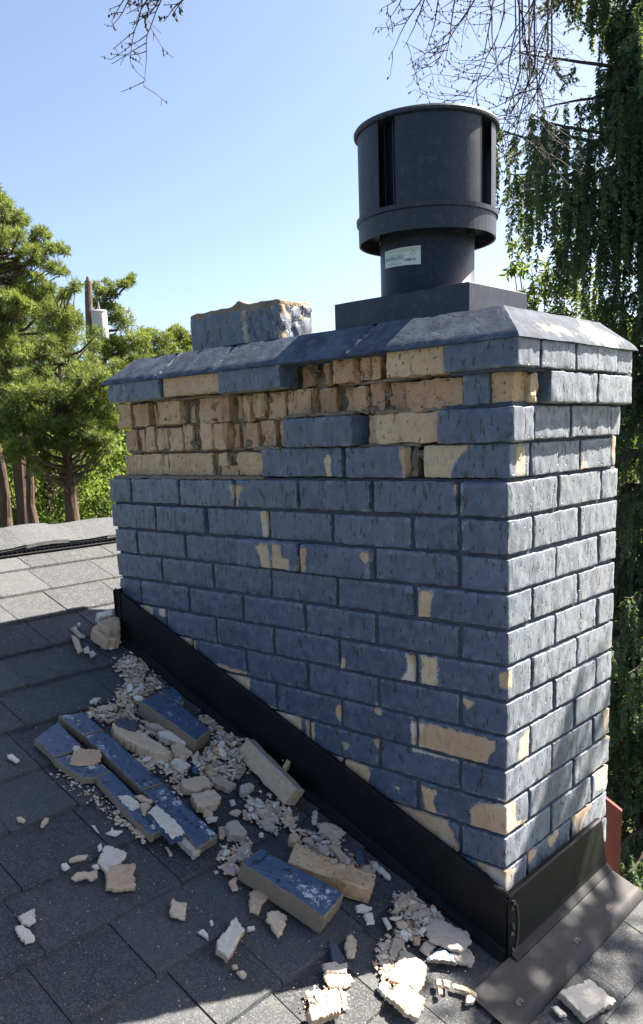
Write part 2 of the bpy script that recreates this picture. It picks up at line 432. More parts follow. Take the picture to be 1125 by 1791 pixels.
# ================================================================ HOUSE
RIDX = -1.85; RAKE = 0.425; EAVE = 2.3; YB = -6.0
house = empty('house', (0, -3, gz(0, -3)), 'house whose dark asphalt shingled roof carries the painted brick chimney', 'house')
random.seed(5)
mb = MB()
CJ = {0: [-.035, .06, .271], 1: [-.045, .176], 2: [-.228, -.075, .126], 3: [-.21], 4: [-.361], 5: [-.445], 6: [-.49], 7: [-.638, -.486],
      8: [-.69, -.50], 9: [-.437], 10: [-.603], 11: [-.58, -.433, -.212, -.03], 12: [-.457, -.308, -.212], 13: [-.385, -.247], 14: [-.30]}
def shingle_course(mb, xb, joints, sgn, seed, ylo=YB, yhi=RAKE, holes=None):
    # xb: horizontal x of the butt edge; runs upslope 0.28 under the next course
    rr = random.Random(seed)
    js = sorted(joints)
    y = js[-1]
    while y < yhi: y += rr.choice((.16, .2, .25, .29)); js.append(y)
    y = js[0]
    while y > ylo: y -= rr.choice((.16, .2, .25, .29)); js.insert(0, y)
    dn = -sgn     # downslope direction in x
    for a, b in zip(js[:-1], js[1:]):
        a = max(a, ylo); b = min(b, yhi)
        if b - a < 0.02: continue
        g = 0.0012; th = rr.choice((0.0052, 0.0060, 0.0075)); tint = rr.choice((0.15, 0.35, 0.5, 0.7, 0.95)) + rr.uniform(-.1, .1)
        a += g; b -= g
        jag = 0.0015; n = max(2, int((b - a) / 0.02)); 
        up = 0.20
        V = []
        ex = rr.uniform(-.002, .002)
        for k in range(n + 1):
            yy = a + (b - a) * k / n
            j_ = jag * nz((yy * 40, xb * 31, seed)) + ex * (k / n)
            # height: at the butt it sits on two layers, upslope it dives under
            lift = 0.0012 * max(0, nz((yy * 6, xb * 9, 3.3)))
            for (s_, h_) in ((0, -0.003), (0, 0.0075 + th + lift), (0.004, 0.0090 + th + lift), (0.07, 0.0045 + th), (0.145, 0.0005 + th), (up, -0.003)):
                xx = (xb + (s_ * -dn) * 0.93 + j_ * dn) 
                zz = (RZ - SL * xx) if sgn < 0 else (RZ - SL * RIDX) + SL * (RIDX - xx) * -1
                if sgn > 0: zz = (RZ - SL * RIDX) - SL * (RIDX - xx)
                V.append((xx, yy, zz + h_ * 1.05 - 0.012))
        m = 6; F = []
        for k in range(n):
            for i in range(m - 1):
                q = k * m + i; f = (q, q + 1, q + m + 1, q + m)
                F.append(f if sgn > 0 else f[::-1])
        for k in (0, n):
            F.append(tuple(k * m + i for i in range(m)))
        mb.add(V, F, 0, 0, max(0, min(1, tint)))
for k in range(0, 32):
    xb = -1.637 + 0.1315 * k
    shingle_course(mb, xb, CJ.get(k, [random.uniform(-.6, -.3)]), -1, k * 3 + 1)
for k in range(0, 31):
    shingle_course(mb, RIDX - 0.21 - 0.1315 * k, [random.uniform(-.6, -.3)], 1, 200 + k)
roof = mb.build('roof_shingles', SHING, house)
# solid deck + fascia under the shingles
zr = RZ - SL * RIDX
mb = MB()
def prismY(mb, prof, y0, y1, mat=0):
    n = len(prof); V = [(x, y0, z) for x, z in prof] + [(x, y1, z) for x, z in prof]
    F = [tuple(range(n))[::-1], tuple(range(n, 2 * n))] + [(i, (i + 1) % n, n + (i + 1) % n, n + i) for i in range(n)]
    mb.add(V, F, mat)
ex0, ex1 = RIDX - (EAVE - RIDX), EAVE
zz = RZ - SL * EAVE
prismY(mb, [(ex0, zz - .014), (RIDX, zr - .014), (ex1, zz - .014), (ex1, zz - .06), (RIDX, zr - .06), (ex0, zz - .06)], YB + .01, RAKE - .012)
mb.build('roof_deck', plain('deck_boards', (0.12, 0.10, 0.08, 1), 0.9), house)
mb = MB()
prismY(mb, [(RIDX, zr - .018), (ex1, zz - .018), (ex1, zz - .19), (RIDX, zr - .19)], RAKE - .011, RAKE + .012)
prismY(mb, [(ex0, zz - .018), (RIDX - .001, zr - .018), (RIDX - .001, zr - .19), (ex0, zz - .19)], RAKE - .011, RAKE + .012)
mb.build('rake_board', plain('grey_fascia_paint', (0.10, 0.10, 0.105, 1), 0.6), house)
mb = MB()
zg = -4.4
prismY(mb, [(ex0 + .4, zg), (ex0 + .4, zz - .02), (RIDX, zr - .065), (ex1 - .4, zz - .02), (ex1 - .4, zg)], YB + .4, RAKE - .06)
mb.build('wall', plain('house_siding', (0.30, 0.28, 0.25, 1), 0.8, 0.1, 3), house)
# ridge vent with its comb of slots, and the cap shingles over it
def ridge_h(y):   # gentle sag and wave of the cap
    return 0.004 * math.sin(y * 9 + 1) + 0.003 * math.sin(y * 23)
mb = MB()
HW = 0.128
for s_ in (-1, 1):
    y = YB
    def PT(u, y, h): # u distance from ridge (horizontal), h above the roof plane
        return (RIDX + s_ * u, y, zr - SL * u + h)
    # base plate, inner dark wall
    y0, y1 = YB, RAKE - .01
    V = [PT(HW + .012, y0, .006), PT(HW + .012, y1, .006), PT(HW - .02, y1, .008), PT(HW - .02, y0, .008), PT(HW - .022, y0, .024), PT(HW - .022, y1, .024)]
    mb.add(V, [(0, 1, 2, 3), (3, 2, 5, 4)], 0)
    y = max(YB, -1.6)
    while y < y1 - .01:
        # rib of the comb
        a = [PT(HW - .021, y, .008), PT(HW + .006, y, .007), PT(HW + .002, y, .021), PT(HW - .021, y, .024)]
        b = [PT(HW - .021, y + .004, .008), PT(HW + .006, y + .004, .007), PT(HW + .002, y + .004, .021), PT(HW - .021, y + .004, .024)]
        mb.add(a + b, [(0, 1, 2, 3), (7, 6, 5, 4), (0, 4, 5, 1), (1, 5, 6, 2), (2, 6, 7, 3), (3, 7, 4, 0)], 1)
        y += .016
    V = [PT(HW + .007, y0, .0135), PT(HW + .007, y1, .0135), PT(HW + .006, y1, .0165), PT(HW + .006, y0, .0165), PT(HW - .01, y1, .0165), PT(HW - .01, y0, .0165)]
    mb.add(V, [(0, 1, 2, 3), (3, 2, 4, 5)], 1)
rv = mb.build('ridge_vent', [BLACK, plain('grey_plastic_comb', (0.055, 0.055, 0.06, 1), 0.4)], house)
mb = MB(); rr = random.Random(9)
y = YB; k = 0
while y < RAKE - 0.02:
    y2 = min(y + .30, RAKE)
    tint = rr.uniform(0.3, 1.0)
    V = []; prof = [-1, -.985, -.6, -.25, -.08, 0, .08, .25, .6, .985, 1]
    ys = np.linspace(y, y2, 7)
    dz = rr.uniform(-.002, .003)
    for j, yy in enumerate(ys):
        f_ = (yy - y) / .3
        for u in prof:
            uu = abs(u) * (HW + .012); base = zr - SL * uu
            rnd = 0.010 * (1 - min(1, abs(u) / .25)) 
            droop = -.002 if abs(u) > .98 else 0
            V.append((RIDX + u * (HW + .012), yy, base + .031 - rnd + ridge_h(yy) + dz + (0.006 * f_ - .003) + droop))
    n = len(prof); F = []
    for j in range(6):
        for i in range(n - 1): F.append((j * n + i, j * n + i + 1, (j + 1) * n + i + 1, (j + 1) * n + i))
    # thickness: end faces and side edges
    L = len(V); V += [(a[0], a[1], a[2] - .006) for a in V]
    for j in range(6):
        for i in (0, n - 1): F.append((j * n + i, (j + 1) * n + i, L + (j + 1) * n + i, L + j * n + i))
        for i in range(n - 1): F.append((L + j * n + i, L + (j + 1) * n + i, L + (j + 1) * n + i + 1, L + j * n + i + 1))
    for i in range(n - 1):
        F.append((i, i + 1, L + i + 1, L + i)); F.append((6 * n + i, 6 * n + i + 1, L + 6 * n + i + 1, L + 6 * n + i))
    mb.add(V, F, 0, 0, tint)
    y += .15
rc = mb.build('ridge_cap', SHING, house)

# ================================================================ CHIMNEY
chim = empty('chimney', (-.6, .24, roofz(-.6)), 'brick chimney in peeling slate blue paint with broken tan courses below its crown', 'chimney')
LX, WY, HC = -1.2192, 0.476, 0.0686
rb = random.Random(11)
def brick(mb, x0, x1, y0, y1, z0, z1, out=0.0, tint=None, bare=True, faces='xXyYzZ', cell=0.007, wob=1.0, mat=0, baref=None):
    t = rb.random() * 0.8 if tint is None else tint
    sd = rb.random() * 50
    tx, tz = rb.uniform(-.0015, .0015), rb.uniform(-.0012, .0012)
    def disp(p, n):
        a = 0.0015 * fb(p, 28, sd, 2) + 0.0009 * nz(p, 130, sd)
        e = 0.0022 * nz(p, 60, sd + 9) - .004 * max(0, nz(p, 17, sd + 4) - .42)
        d = n * (a * wob) + np.array([e * .5, e * .5, e * .6]) * wob
        return d + np.array([0, tx, tz]) * 1.0
    gridbox(mb, (x0, x1, y0, y1, z0, z1), 0.0024, cell, disp, mat, baref or (bare_fn if bare else -0.05), t, faces)
mb = MB()
J = 0.0105
D_ = 0.05       # how deep the face bricks go
for r_ in range(1, 15):
    z1 = -HC * (r_ - 1) - .0040; z0 = -HC * r_ + .0040
    odd = r_ % 2 == 1
    # left face joints
    xs = [0.0] + ([-.103 - .2035 * k for k in range(6)] if odd else [-.2065 - .2035 * k for k in range(5)])
    xs = [x for x in xs if x > LX + .03] + [LX]
    if r_ == 2: xs = [0.0, -.103, -.211, -.418, -.612, -.826, -1.024, LX]
    if r_ == 12: xs = [0.0, -.2065, -.41]
    if r_ >= 11: xs = [x for x in xs if x > -.65]
    for i, (a, b) in enumerate(zip(xs[1:], xs[:-1])):
        zm = roofz((a + b) / 2)
        if z1 < roofz(a) - .02 and z1 < roofz(b) - .02: continue
        out = rb.uniform(-.0018, .0018)
        if r_ == 3 and i == 2: out = -.004; 
        if r_ == 3 and a < -.49 and b > -.6: out = -.012          # the loosened brick standing proud
        first = i == 0
        x1 = b - (J / 2 if not first else 0); x0 = a + (J / 2 if i < len(xs) - 2 else 0)
        ys = 0.0 + out
        if r_ == 1: ys -= .006
        if r_ == 2 and a < -1.02: ys -= .006
        if first:
            # corner brick carries onto the right face
            yr = (.094 if not odd else .191) - J / 2
            brick(mb, x0, x1, ys, yr, z0, z1, faces='xXyYzZ')
        else:
            yb = WY if False else ys + D_
            brick(mb, x0, x1, ys, yb, z0, z1, faces='xXyzZ')
    yl = [.191, .390, WY] if odd else [.094, .291, WY]
    if r_ == 3: yl = [.123, .187, .387, WY]
    for i, (a, b) in enumerate(zip(yl[:-1], yl[1:])):
        if r_ == 3 and i == 0: a = .191 - J / 2 + .009 - J / 2; b = .2
        y0 = a + J / 2; y1 = b - (J / 2 if i < len(yl) - 2 else 0)
        if y1 - y0 < .02: continue
        o_ = rb.uniform(-.002, .002)
        brick(mb, -D_, 0.0 + o_, y0, y1, z0, z1, faces='XyYzZ')
    # the two hidden faces, coarser
    brick(mb, LX, LX + D_, .06, WY, z0, z1, faces='xyYzZ', cell=.05, bare=False)
    brick(mb, LX + D_ + .01, -D_ - .01, WY - D_, WY, z0, z1, faces='YzZ', cell=.05, bare=False)
# courses of the broken top, painted survivors
TZ = {1: (.004, .0635), 2: (.0685, .1275), 3: (.1325, .1875), 4: (.1925, .243)}
def TB(t, x0, x1, out, **k):
    z0, z1 = TZ[t]; brick(mb, x0, x1, -out, -out + .06, z0, z1, **k)
TB(1, -.624, -.388, .003); TB(1, -.374, -.225, .004)
TB(1, -.548 + .1640, -.3755, -.012, bare=False, baref=lambda p: .02)
brick(mb, -.182, .0, -.001, .070, *TZ[1])                                   # corner, half of its paint gone
TB(2, -.536, -.342, .019)
brick(mb, -.143, .014, -.014, .060, *TZ[2])
brick(mb, -.093, -.040, -.006, .045, *TZ[3])
TB(4, -1.150, -.935, .030); TB(4, -.722, -.527, .032)
brick(mb, -.118, .030, -.030, .048, *TZ[4])
# right face of the top
def RB(t, y0, y1, out, **k):
    z0, z1 = TZ[t]; brick(mb, -.05, out, y0, y1, z0, z1, faces='XyYzZ', **k)
RB(4, .056, .186, .030); RB(4, .191, .375, .031); RB(4, .383, .459, .028)
RB(3, .095, .287, .029); RB(3, .294, .457, .030)
RB(2, .069, .208, .012); RB(2, .214, .393, .013); RB(2, .398, .447, .012)
RB(1, .080, .276, .000); RB(1, .282, .428, .002); RB(1, .434, .452, .000)
for t in (1, 2, 3, 4):
    z0, z1 = TZ[t]
    brick(mb, LX + .05, -.06, WY - .05, WY + (.02 if t > 2 else 0), z0, z1, cell=.06, bare=False, faces='YzZ')
bw = mb.build('painted_brickwork', PAINT, chim, smooth=True)

# mortar behind the faces
mb = MB()
def mdisp(p, n): return n * (0.0022 * fb(p, 45, 2, 3))
gridbox(mb, (LX + .006, -.0065, .0065, WY - .006, -1.02, .002), .002, .010, mdisp, 0, -0.05, .5, 'xXyY')
gridbox(mb, (-.235, -.012, .006, WY - .02, -.002, .2), .002, .010, mdisp, 0, -0.05, .5, 'XY')
gridbox(mb, (-.11, .018, -.018, WY - .0, .186, .196), .001, .012, mdisp, 0, -.05, .5, 'XyzZ')
gridbox(mb, (-.14, .004, .0, WY - .02, .125, .135), .001, .012, mdisp, 0, -.05, .5, 'XyzZ')
gridbox(mb, (-.14, -.004, .004, WY - .02, .060, .072), .001, .012, mdisp, 0, -.05, .5, 'XyzZ')
mb.build('painted_mortar', JOINT, chim, smooth=True)

# exposed broken bricks
mb = MB(); re_ = random.Random(21)
def rough(x0, x1, y0, z0, z1, tint, amp=.004, mat=0, depth=.06, r=.0025, vert=False):
    sd = re_.random() * 90; y0 = y0 * 1.3 if y0 > .009 else y0
    def disp(p, n):
        g = fb(p, 22, sd, 4)
        v1 = mnoise.voronoi(Vector((p[0] * 26 + sd, p[1] * 26, p[2] * 26)), distance_metric='CHEBYCHEV')[0]
        g = g * .7 + (v1[1] - v1[0]) * 1.6 - .6 + .8 * round(2.2 * nz(p, 20, sd + 8)) / 2.2
        c_ = abs(nz((p[0] * 3, p[1], p[2] * .35), 22, sd + 3)) if vert else 1
        groove = -0.006 * max(0, 1 - c_ * 9) if vert else 0
        return n * (amp * g + groove) + np.array([0.0025 * nz(p, 60, sd), 0, 0.002 * nz(p, 50, sd + 5)])
    gridbox(mb, (x0, x1, y0, y0 + depth, z0, z1), r, .006, disp, mat, .02, tint, 'xXyzZ')
# T1
z0, z1 = TZ[1]
rough(-1.182, -.995, .020, z0, z1 - .004, .45, .0035); rough(-.993, -.823, .021, z0, z1 - .004, .55, .003)
rough(-.815, -.800, .024, z0 + .002, z1 - .006, .2, .003, 1); rough(-.795, -.765, .016, z0 + .024, z1 - .004, .5); rough(-.793, -.730, .020, z0, z0 + .027, .6, .005)
rough(-.760, -.728, .026, z0 + .03, z1 - .004, .5, .005, 1)
rough(-.722, -.628, .012, z0 + .001, z1 - .004, .35, .004)
rough(-.222, -.206, .010, z0, z1, .3, .006, 1); rough(-.204, -.186, .024, z0, z1, .3, .004, 1)
# T2
z0, z1 = TZ[2]
fr = [(-1.173, -1.120, .8, .020), (-1.114, -1.085, .3, .02), (-1.082, -1.040, .25, .018), (-1.037, -.992, .25, .022), (-.982, -.925, .2, .016), (-.923, -.890, .6, .02),
      (-.885, -.850, .4, .034), (-.840, -.800, .55, .008), (-.797, -.752, .6, .010), (-.748, -.728, .75, .025), (-.724, -.702, .7, .030), (-.695, -.655, .65, .018), (-.650, -.602, .75, .020), (-.598, -.566, .4, .028), (-.562, -.541, .4, .034)]
for a, b, t, y in fr: rough(a, b, y, z0 - re_.uniform(0, .004), z1 + re_.uniform(-.004, .003), t, re_.uniform(.003, .006), 0, vert=re_.random() < .6)
rough(-.333, -.305, .018, z0, z1, .2, .004, vert=True); rough(-.303, -.147, .006, z0, z1, .22, .003)
# T3
z0, z1 = TZ[3]
fr = [(-1.186, -1.128, .55, .014), (-1.122, -1.055, .65, .016), (-1.046, -1.034, .3, .024), (-1.008, -.918, .3, .010), (-.912, -.890, .6, .03), (-.848, -.742, .75, .012),
      (-.735, -.718, .5, .03), (-.712, -.694, .5, .028), (-.688, -.662, .55, .008), (-.656, -.622, .5, .010), (-.610, -.556, .7, .012), (-.545, -.475, .6, .008), (-.468, -.420, .8, .020),
      (-.396, -.372, .5, .02), (-.368, -.330, .75, .010), (-.322, -.285, .9, .012), (-.278, -.232, .85, .02), (-.228, -.097, .8, .003)]
for a, b, t, y in fr: rough(a, b, y, z0 - re_.uniform(0, .005), z1 + re_.uniform(-.004, .003), t, re_.uniform(.003, .006), 0, vert=re_.random() < .5 and t < .75)
rough(-.036, .0, .004, z0, z1, .25, .002); 
gridbox(mb, (-.040, .002, .004, .092, z0, z1), .003, .006, lambda p, n: n * .003 * fb(p, 40, 3, 3), 0, .02, .3, 'xXyYzZ')
gridbox(mb, (-.040, .014, .046, .073, z0, z1 - .004), .003, .005, lambda p, n: n * .005 * fb(p, 50, 8, 3), 0, .02, .12, 'xXyYzZ')
# T4
z0, z1 = TZ[4]
rough(-.930, -.726, -.024, z0 + .002, z1 - .003, .25, .002)
rough(-.515, -.480, .020, z0 - .002, z1, .9, .006, vert=True); rough(-.450, -.428, .014, z0, z1, .85, .006)
rough(-.402, -.345, -.004, z0 - .002, z1, .75, .005, vert=True); rough(-.340, -.312, .006, z0, z1, .5, .005, vert=True); rough(-.309, -.286, .006, z0, z1, .35, .004, vert=True)
rough(-.252, -.122, -.022, z0 - .002, z1 - .002, .22, .003)
# grey mortar lumps in the voids
def lump(x, y, z, r_, mat=1):
    sd = re_.random() * 50; V = []; F = []; n, m = 9, 7
    for i in range(m + 1):
        for j in range(n):
            a, b = math.pi * i / m, 2 * math.pi * j / n
            d = np.array([math.sin(a) * math.cos(b), math.sin(a) * math.sin(b), math.cos(a)])
            V.append(np.array([x, y, z]) + d * np.array(r_) * (1 + .55 * nz(d, 1.6, sd) + .25 * nz(d, 4.5, sd)))
    for i in range(m):
        for j in range(n): F.append((i * n + j, (i + 1) * n + j, (i + 1) * n + (j + 1) % n, i * n + (j + 1) % n))
    mb.add(V, F, mat, .02, .4)
for px, py in [(290,712),(288,733),(373,712),(375,735),(353,755),(345,772),(338,780),(541,640),(541,652),(576,640),(637,715),(640,700),(672,690),(652,716),(676,718),(711,695),(713,712),(495,760),(500,735),(430,775),(733,795),(745,800),(330,775),(470,700)]:
    q = atY(px, py, .012); lump(q[0], .030 + re_.uniform(-.006, .006), q[2], (re_.uniform(.009, .015), .016, re_.uniform(.007, .012)))
# bed-joint ledges of mortar
def ledge(x0, x1, y0, z, h=.008, mat=1):
    sd = re_.random() * 40
    gridbox(mb, (x0, x1, y0, y0 + .06, z - h / 2, z + h / 2), .002, .006, lambda p, n: np.array([0, .010 * nz(p, 18, sd) + .004 * nz(p, 70, sd), .003 * nz(p, 60, sd)]), mat, .02, .4, 'xXyzZ')
ledge(-1.17, -.60, .034, .0660, .007); ledge(-1.16, -.55, .036, .130, .007); ledge(-.36, -.20, .012, .0660, .006); ledge(-.40, -.12, .014, .190, .006); ledge(-1.0, -.72, .0, .190, .005)
ledge(-1.20, -.62, -.002, .001); ledge(-.64, -.56, -.004, .066); ledge(-.30, -.13, .002, .130); ledge(-.54, -.35, -.012, .132, .007)
gridbox(mb, (-1.16, -.030, .044, .40, -.01, .25), .004, .012, lambda p, n: n * .008 * fb(p, 20, 5, 3), 1, .02, .5, 'xXyY')
mb.build('broken_brick_core', [RAW, MORT], chim, smooth=False)

# loose end of wall: projecting left blocks beyond the core
# crown slab: sloping painted coping
mb = MB()
cx0, cx1, cy0, cy1 = -1.172, .036, -.036, WY - .008
ix0, ix1, iy0, iy1 = -1.098, -.032, .030, WY - .05
zl, zh, zt = .2425, .300, .300
JXS = [-.933, -.724, -.345, -.12]
def crown_side(A, B, A2, B2, n, axis):
    V = []; m = 10
    A, B, A2, B2 = map(np.array, (A, B, A2, B2))
    for i in range(n + 1):
        for j in range(m + 1):
            t, s_ = i / n, j / m
            p = (A * (1 - t) + B * t) * (1 - s_) + (A2 * (1 - t) + B2 * t) * s_
            # rounded lower lip
            lip = -.004 * max(0, 1 - s_ * 6) ** 2
            g = 0
            if axis == 'y':
                for jx in JXS[:3]:
                    jj = jx + (.03 * s_ if jx == -.345 else 0); g = min(g, -.006 * max(0, 1 - abs(p[0] - jj) / .007))
            d = .0013 * fb(p, 12, 4, 3) + .0007 * nz(p, 70)
            edge = .0035 * nz((p[0] * 30, p[1] * 30, 1)) * max(0, 1 - s_ * 4)
            V.append(p + np.array([0, 0, d + g + lip]) + (np.array([0, -edge, 0]) if axis == 'y' else np.array([edge, 0, 0])))
    F = [(i * (m + 1) + j, (i + 1) * (m + 1) + j, (i + 1) * (m + 1) + j + 1, i * (m + 1) + j + 1) for i in range(n) for j in range(m)]
    def bf(p):
        b_ = -.05
        if axis == 'x':  # golden worn stretches along the upper right coping
            b_ = max(b_, .006 - abs(p[2] - .262) * .45 - abs(p[1] - .14) * .05, .014 - abs(p[2] - .262) * .35 - abs(p[1] - .33) * .12)
        else:
            b_ = max(b_, .0035 - .5 * abs(p[0] + .933 - (p[2] - .27) * .5), .003 - .5 * abs(p[0] + .73), .0035 - .6 * abs(p[0] + .335 - (p[2] - .26) * .5))
        return b_ - .003
    mb.add(V, F, 0, [bf(p) for p in V], .25)
crown_side((cx0, cy0, zl), (cx1, cy0, zl), (ix0, iy0, zh), (ix1, iy0, zh), 170, 'y')
crown_side((cx1, cy0, zl), (cx1, cy1, zl), (ix1, iy0, zh), (ix1, iy1, zh), 70, 'x')
crown_side((cx1, cy1, zl), (cx0, cy1, zl), (ix1, iy1, zh), (ix0, iy1, zh), 30, 'b')
crown_side((cx0, cy1, zl), (cx0, cy0, zl), (ix0, iy1, zh), (ix0, iy0, zh), 20, 'b')
V = [(cx0, cy0, zl - .004), (cx1, cy0, zl - .004), (cx1, cy1, zl - .004), (cx0, cy1, zl - .004), (cx0 + .03, .05, zl - .008), (-.05, .05, zl - .008), (-.05, cy1 - .05, zl - .008), (cx0 + .03, cy1 - .05, zl - .008)]
mb.add(V, [(4, 5, 6, 7), (0, 1, 5, 4), (1, 2, 6, 5), (2, 3, 7, 6), (3, 0, 4, 7)], 0, -.05, .5)
n, m = 24, 12; V = []
for i in range(n + 1):
    for j in range(m + 1):
        x = ix0 + (ix1 - ix0) * i / n; y = iy0 + (iy1 - iy0) * j / m
        V.append((x, y, zh + .0028 * fb((x, y, zh), 16, 4, 3) + .0012 * nz((x, y, zh), 70)))
mb.add(V, [(i * (m + 1) + j, (i + 1) * (m + 1) + j, (i + 1) * (m + 1) + j + 1, i * (m + 1) + j + 1) for i in range(n) for j in range(m)], 0, -.05, .4)
mb.build('crown_coping', COPE, chim, smooth=True)

# flue stub
fl = MB()
fx0, fx1, fy0, fy1 = -.985, -.662, .120, .232
ftop = atY(335, 552, fy0)[2] - .007
def fdisp(p, n):
    k = max(0, min(1, (p[0] + .80) / .1))
    top = .006 * nz((p[0] * 10, p[1] * 10, 0)) + .004 * nz((p[0] * 40, p[1] * 40, 0)) if p[2] > ftop - .012 else 0
    cr = abs(nz((p[0], p[1], p[2] * .5), 38, 4.4)); gr = -.005 * max(0, 1 - cr * 7) * k
    return n * (.0015 * fb(p, 25, 7, 3) + .004 * k * fb(p, 40, 2, 3) + gr) + np.array([0, 0, top * 1.2])
def fbare(p):
    if p[0] > fx1 - .006: return -.001 + .014 * nz(p, 40)
    return max(.009 - .5 * abs(p[0] + .782), (-.024 + (p[0] + .80) * .17) + .016 * nz(p, 60, 3)) - .006
gridbox(fl, (fx0, fx1, fy0, fy1, .28, ftop), .005, .006, fdisp, 0, fbare, .6, 'xXyYZ')
def ftdisp(p, n):
    up = max(0, p[2] - ftop)
    e = min(1, (p[0] - fx0) / .02, (fx1 - p[0]) / .02)
    h = .5 + .6 * nz((p[0] * 9, p[1] * 9, 4)) + .5 * nz((p[0] * 45, p[1] * 45, 1)) + (1.3 if abs(p[0] + .80) < .03 else 0) * (1 - abs(p[0] + .80) / .03)
    return np.array([0, .003 * nz(p, 40), (up > .002) * max(-.5, h) * .007 * max(0.15, e)])
gridbox(fl, (fx0 + .001, fx1 - .002, fy0 + .001, fy1 - .001, ftop - .012, ftop + .006), .003, .006, ftdisp, 1, .02, .5, 'xXyYZ')
fl.build('flue_stub', [PAINT, MORT], chim, smooth=True)

# flashing ------------------------------------------------------------
def quadbox(mb, P, th, nrm, mat=0):   # plate: polygon P extruded by -nrm*th
    n = len(P); P = [np.array(p, float) for p in P]; nrm = np.array(nrm, float)
    V = P + [p - nrm * th for p in P]
    F = [tuple(range(n)), tuple(range(2 * n - 1, n - 1, -1))] + [(i, n + i, n + (i + 1) % n, (i + 1) % n) for i in range(n)]
    mb.add(V, F, mat)
mb = MB()
N = 60; yF = -.022
xs = np.linspace(-1.205, .016, N + 1)
V = []
for x in xs:
    wv = .0015 * nz((x * 5, 0, 0)) + .0006 * nz((x * 30, 0, 2)); zb = roofz(x)
    top = .137 + .003 * nz((x * 7, 1, 0))
    for (yy, h_) in ((-.007, top - .003), (-.018, top + .001), (yF, top - .002), (yF - .001 + wv, .075), (yF - .0005 + wv * 1.4, .018), (yF - .003, .012), (yF - .016, .0075), (yF - .018, .001)):
        V.append((x, yy, zb + h_))
m = 8
F = [(i * m + j, i * m + j + 1, (i + 1) * m + j + 1, (i + 1) * m + j) for i in range(N) for j in range(m - 1)]
mb.add(V, F)
# folded left end of the step flashing
quadbox(mb, [(-1.2075, yF - .003, roofz(-1.2) + .003), (-1.2075, yF - .003, roofz(-1.2) + .147), (-1.188, yF - .003, roofz(-1.188) + .140), (-1.188, yF - .003, roofz(-1.188) + .003)][::-1], .004, (0, -1, 0))
quadbox(mb, [(-1.209, -.030, roofz(-1.2) + .003), (-1.209, .06, roofz(-1.2) + .003), (-1.209, .06, roofz(-1.2) + .143), (-1.209, -.030, roofz(-1.2) + .143)], .002, (-1, 0, 0))
fa = mb.build('step_flashing', BLACK, chim, smooth=False)
mb = MB()
ys = np.linspace(-.020, .400, 31); V = []
zb0 = roofz(.02); 
for y in ys:
    t = (y + .02) / .42; zt = -.7935 + .0015 * nz((0, y * 9, 0)); ye = y
    wv = .0015 * nz((y * 6, 1, 0))
    for (xx, z_) in ((.007, zt - .002), (.018, zt + .001), (.022, zt - .002), (.023 + wv, -.86), (.024 + wv, -.905), (.026, -.914), (.040, roofz(.04) + .013), (.041, roofz(.041) + .004)):
        kx = (zt - z_) / .13
        V.append((xx, ye + .03 * max(0, kx) * t, z_))
F = [(i * m + j, i * m + j + 1, (i + 1) * m + j + 1, (i + 1) * m + j) for i in range(30) for j in range(m - 1)]
mb.add(V, F)
mb.build('end_flashing', BLACK, chim)
# corner seam with its smeared sealant loop
mb = MB()
quadbox(mb, [(.0245, -.026, roofz(.02) + .006), (.026, .004, roofz(.02) + .010), (.0245, .004, -.800), (.0235, -.026, -.797)], .003, (1, 0, 0))
mb.build('corner_seam', BLACK, chim)
mb = MB()
loop = []
for t in np.linspace(0, 1, 26):
    a = -math.pi * .5 + t * math.pi
    loop.append((.0275, -.022 + .028 * math.cos(a), -.862 + .062 * math.sin(a)))
tube(mb, loop, [.0016 + .0012 * abs(nz((i * .4, 0, 0))) for i in range(26)], 6)
for i in range(14):
    z = -.80 - .009 * i
    if i not in (1, 2, 6, 7, 8, 12): continue
    q = (.0275 + .001, -.017 + .004 * math.sin(i * 2.1), z)
    lumpv = []
    tube(mb, [(q[0] - .002, q[1], q[2] - .005), q, (q[0] - .002, q[1] + .001, q[2] + .005)], [.001, .0028 + .001 * math.sin(i * 1.7), .001], 6)
mb.build('sealant_bead', plain('old_sealant', (0.10, 0.092, 0.08, 1), 0.6, .4, 80), chim)

# apron flashing on the roof (right of the chimney), belongs to the chimney
mb = MB()
AP = lambda x, y, h: np.array([x, y, roofz(x) + h])
ny = 40; prof = [(.024, .0115), (.046, .0105), (.092, .0110), (.1005, .0135), (.106, .0115), (.1165, .0060), (.1175, .0)]
V = []
for k in range(ny + 1):
    y = -.168 + (.428 + .168) * k / ny
    for i, (x, h) in enumerate(prof):
        dimple = 0
        for (dx, dy) in ((.087, -.098), (.086, .145), (.085, .300)):
            dimple -= .003 * math.exp(-(((x - dx) / .01) ** 2 + ((y - dy) / .014) ** 2))
        V.append(AP(x, y, h + .0012 * nz((x * 20, y * 7, 0)) + dimple))
mm = len(prof)
F = [(k * mm + i, k * mm + i + 1, (k + 1) * mm + i + 1, (k + 1) * mm + i) for k in range(ny) for i in range(mm - 1)]
mb.add(V, F)
apr = mb.build('apron_flashing', APRON, chim, smooth=True)
# nail heads with rust-coloured sealant on the apron
NAILM = plain('nail_sealant', (0.10, 0.085, 0.065, 1), 0.6, .4, 90)
for (dx, dy) in ((.087, -.098), (.086, .145), (.085, .300)):
    mb = MB()
    for j in range(9):
        a = j * .7; q = AP(dx + .004 * math.cos(a) * (j > 0), dy + .008 * math.sin(a) * (j > 0), .0105)
        tube(mb, [q - RN * .002, q + RN * .0006, q + RN * .0010], [.004 + .002 * math.sin(j * 3), .003, .0008], 7)
    sub(apr, mb.build('sealed_nail', NAILM, None))

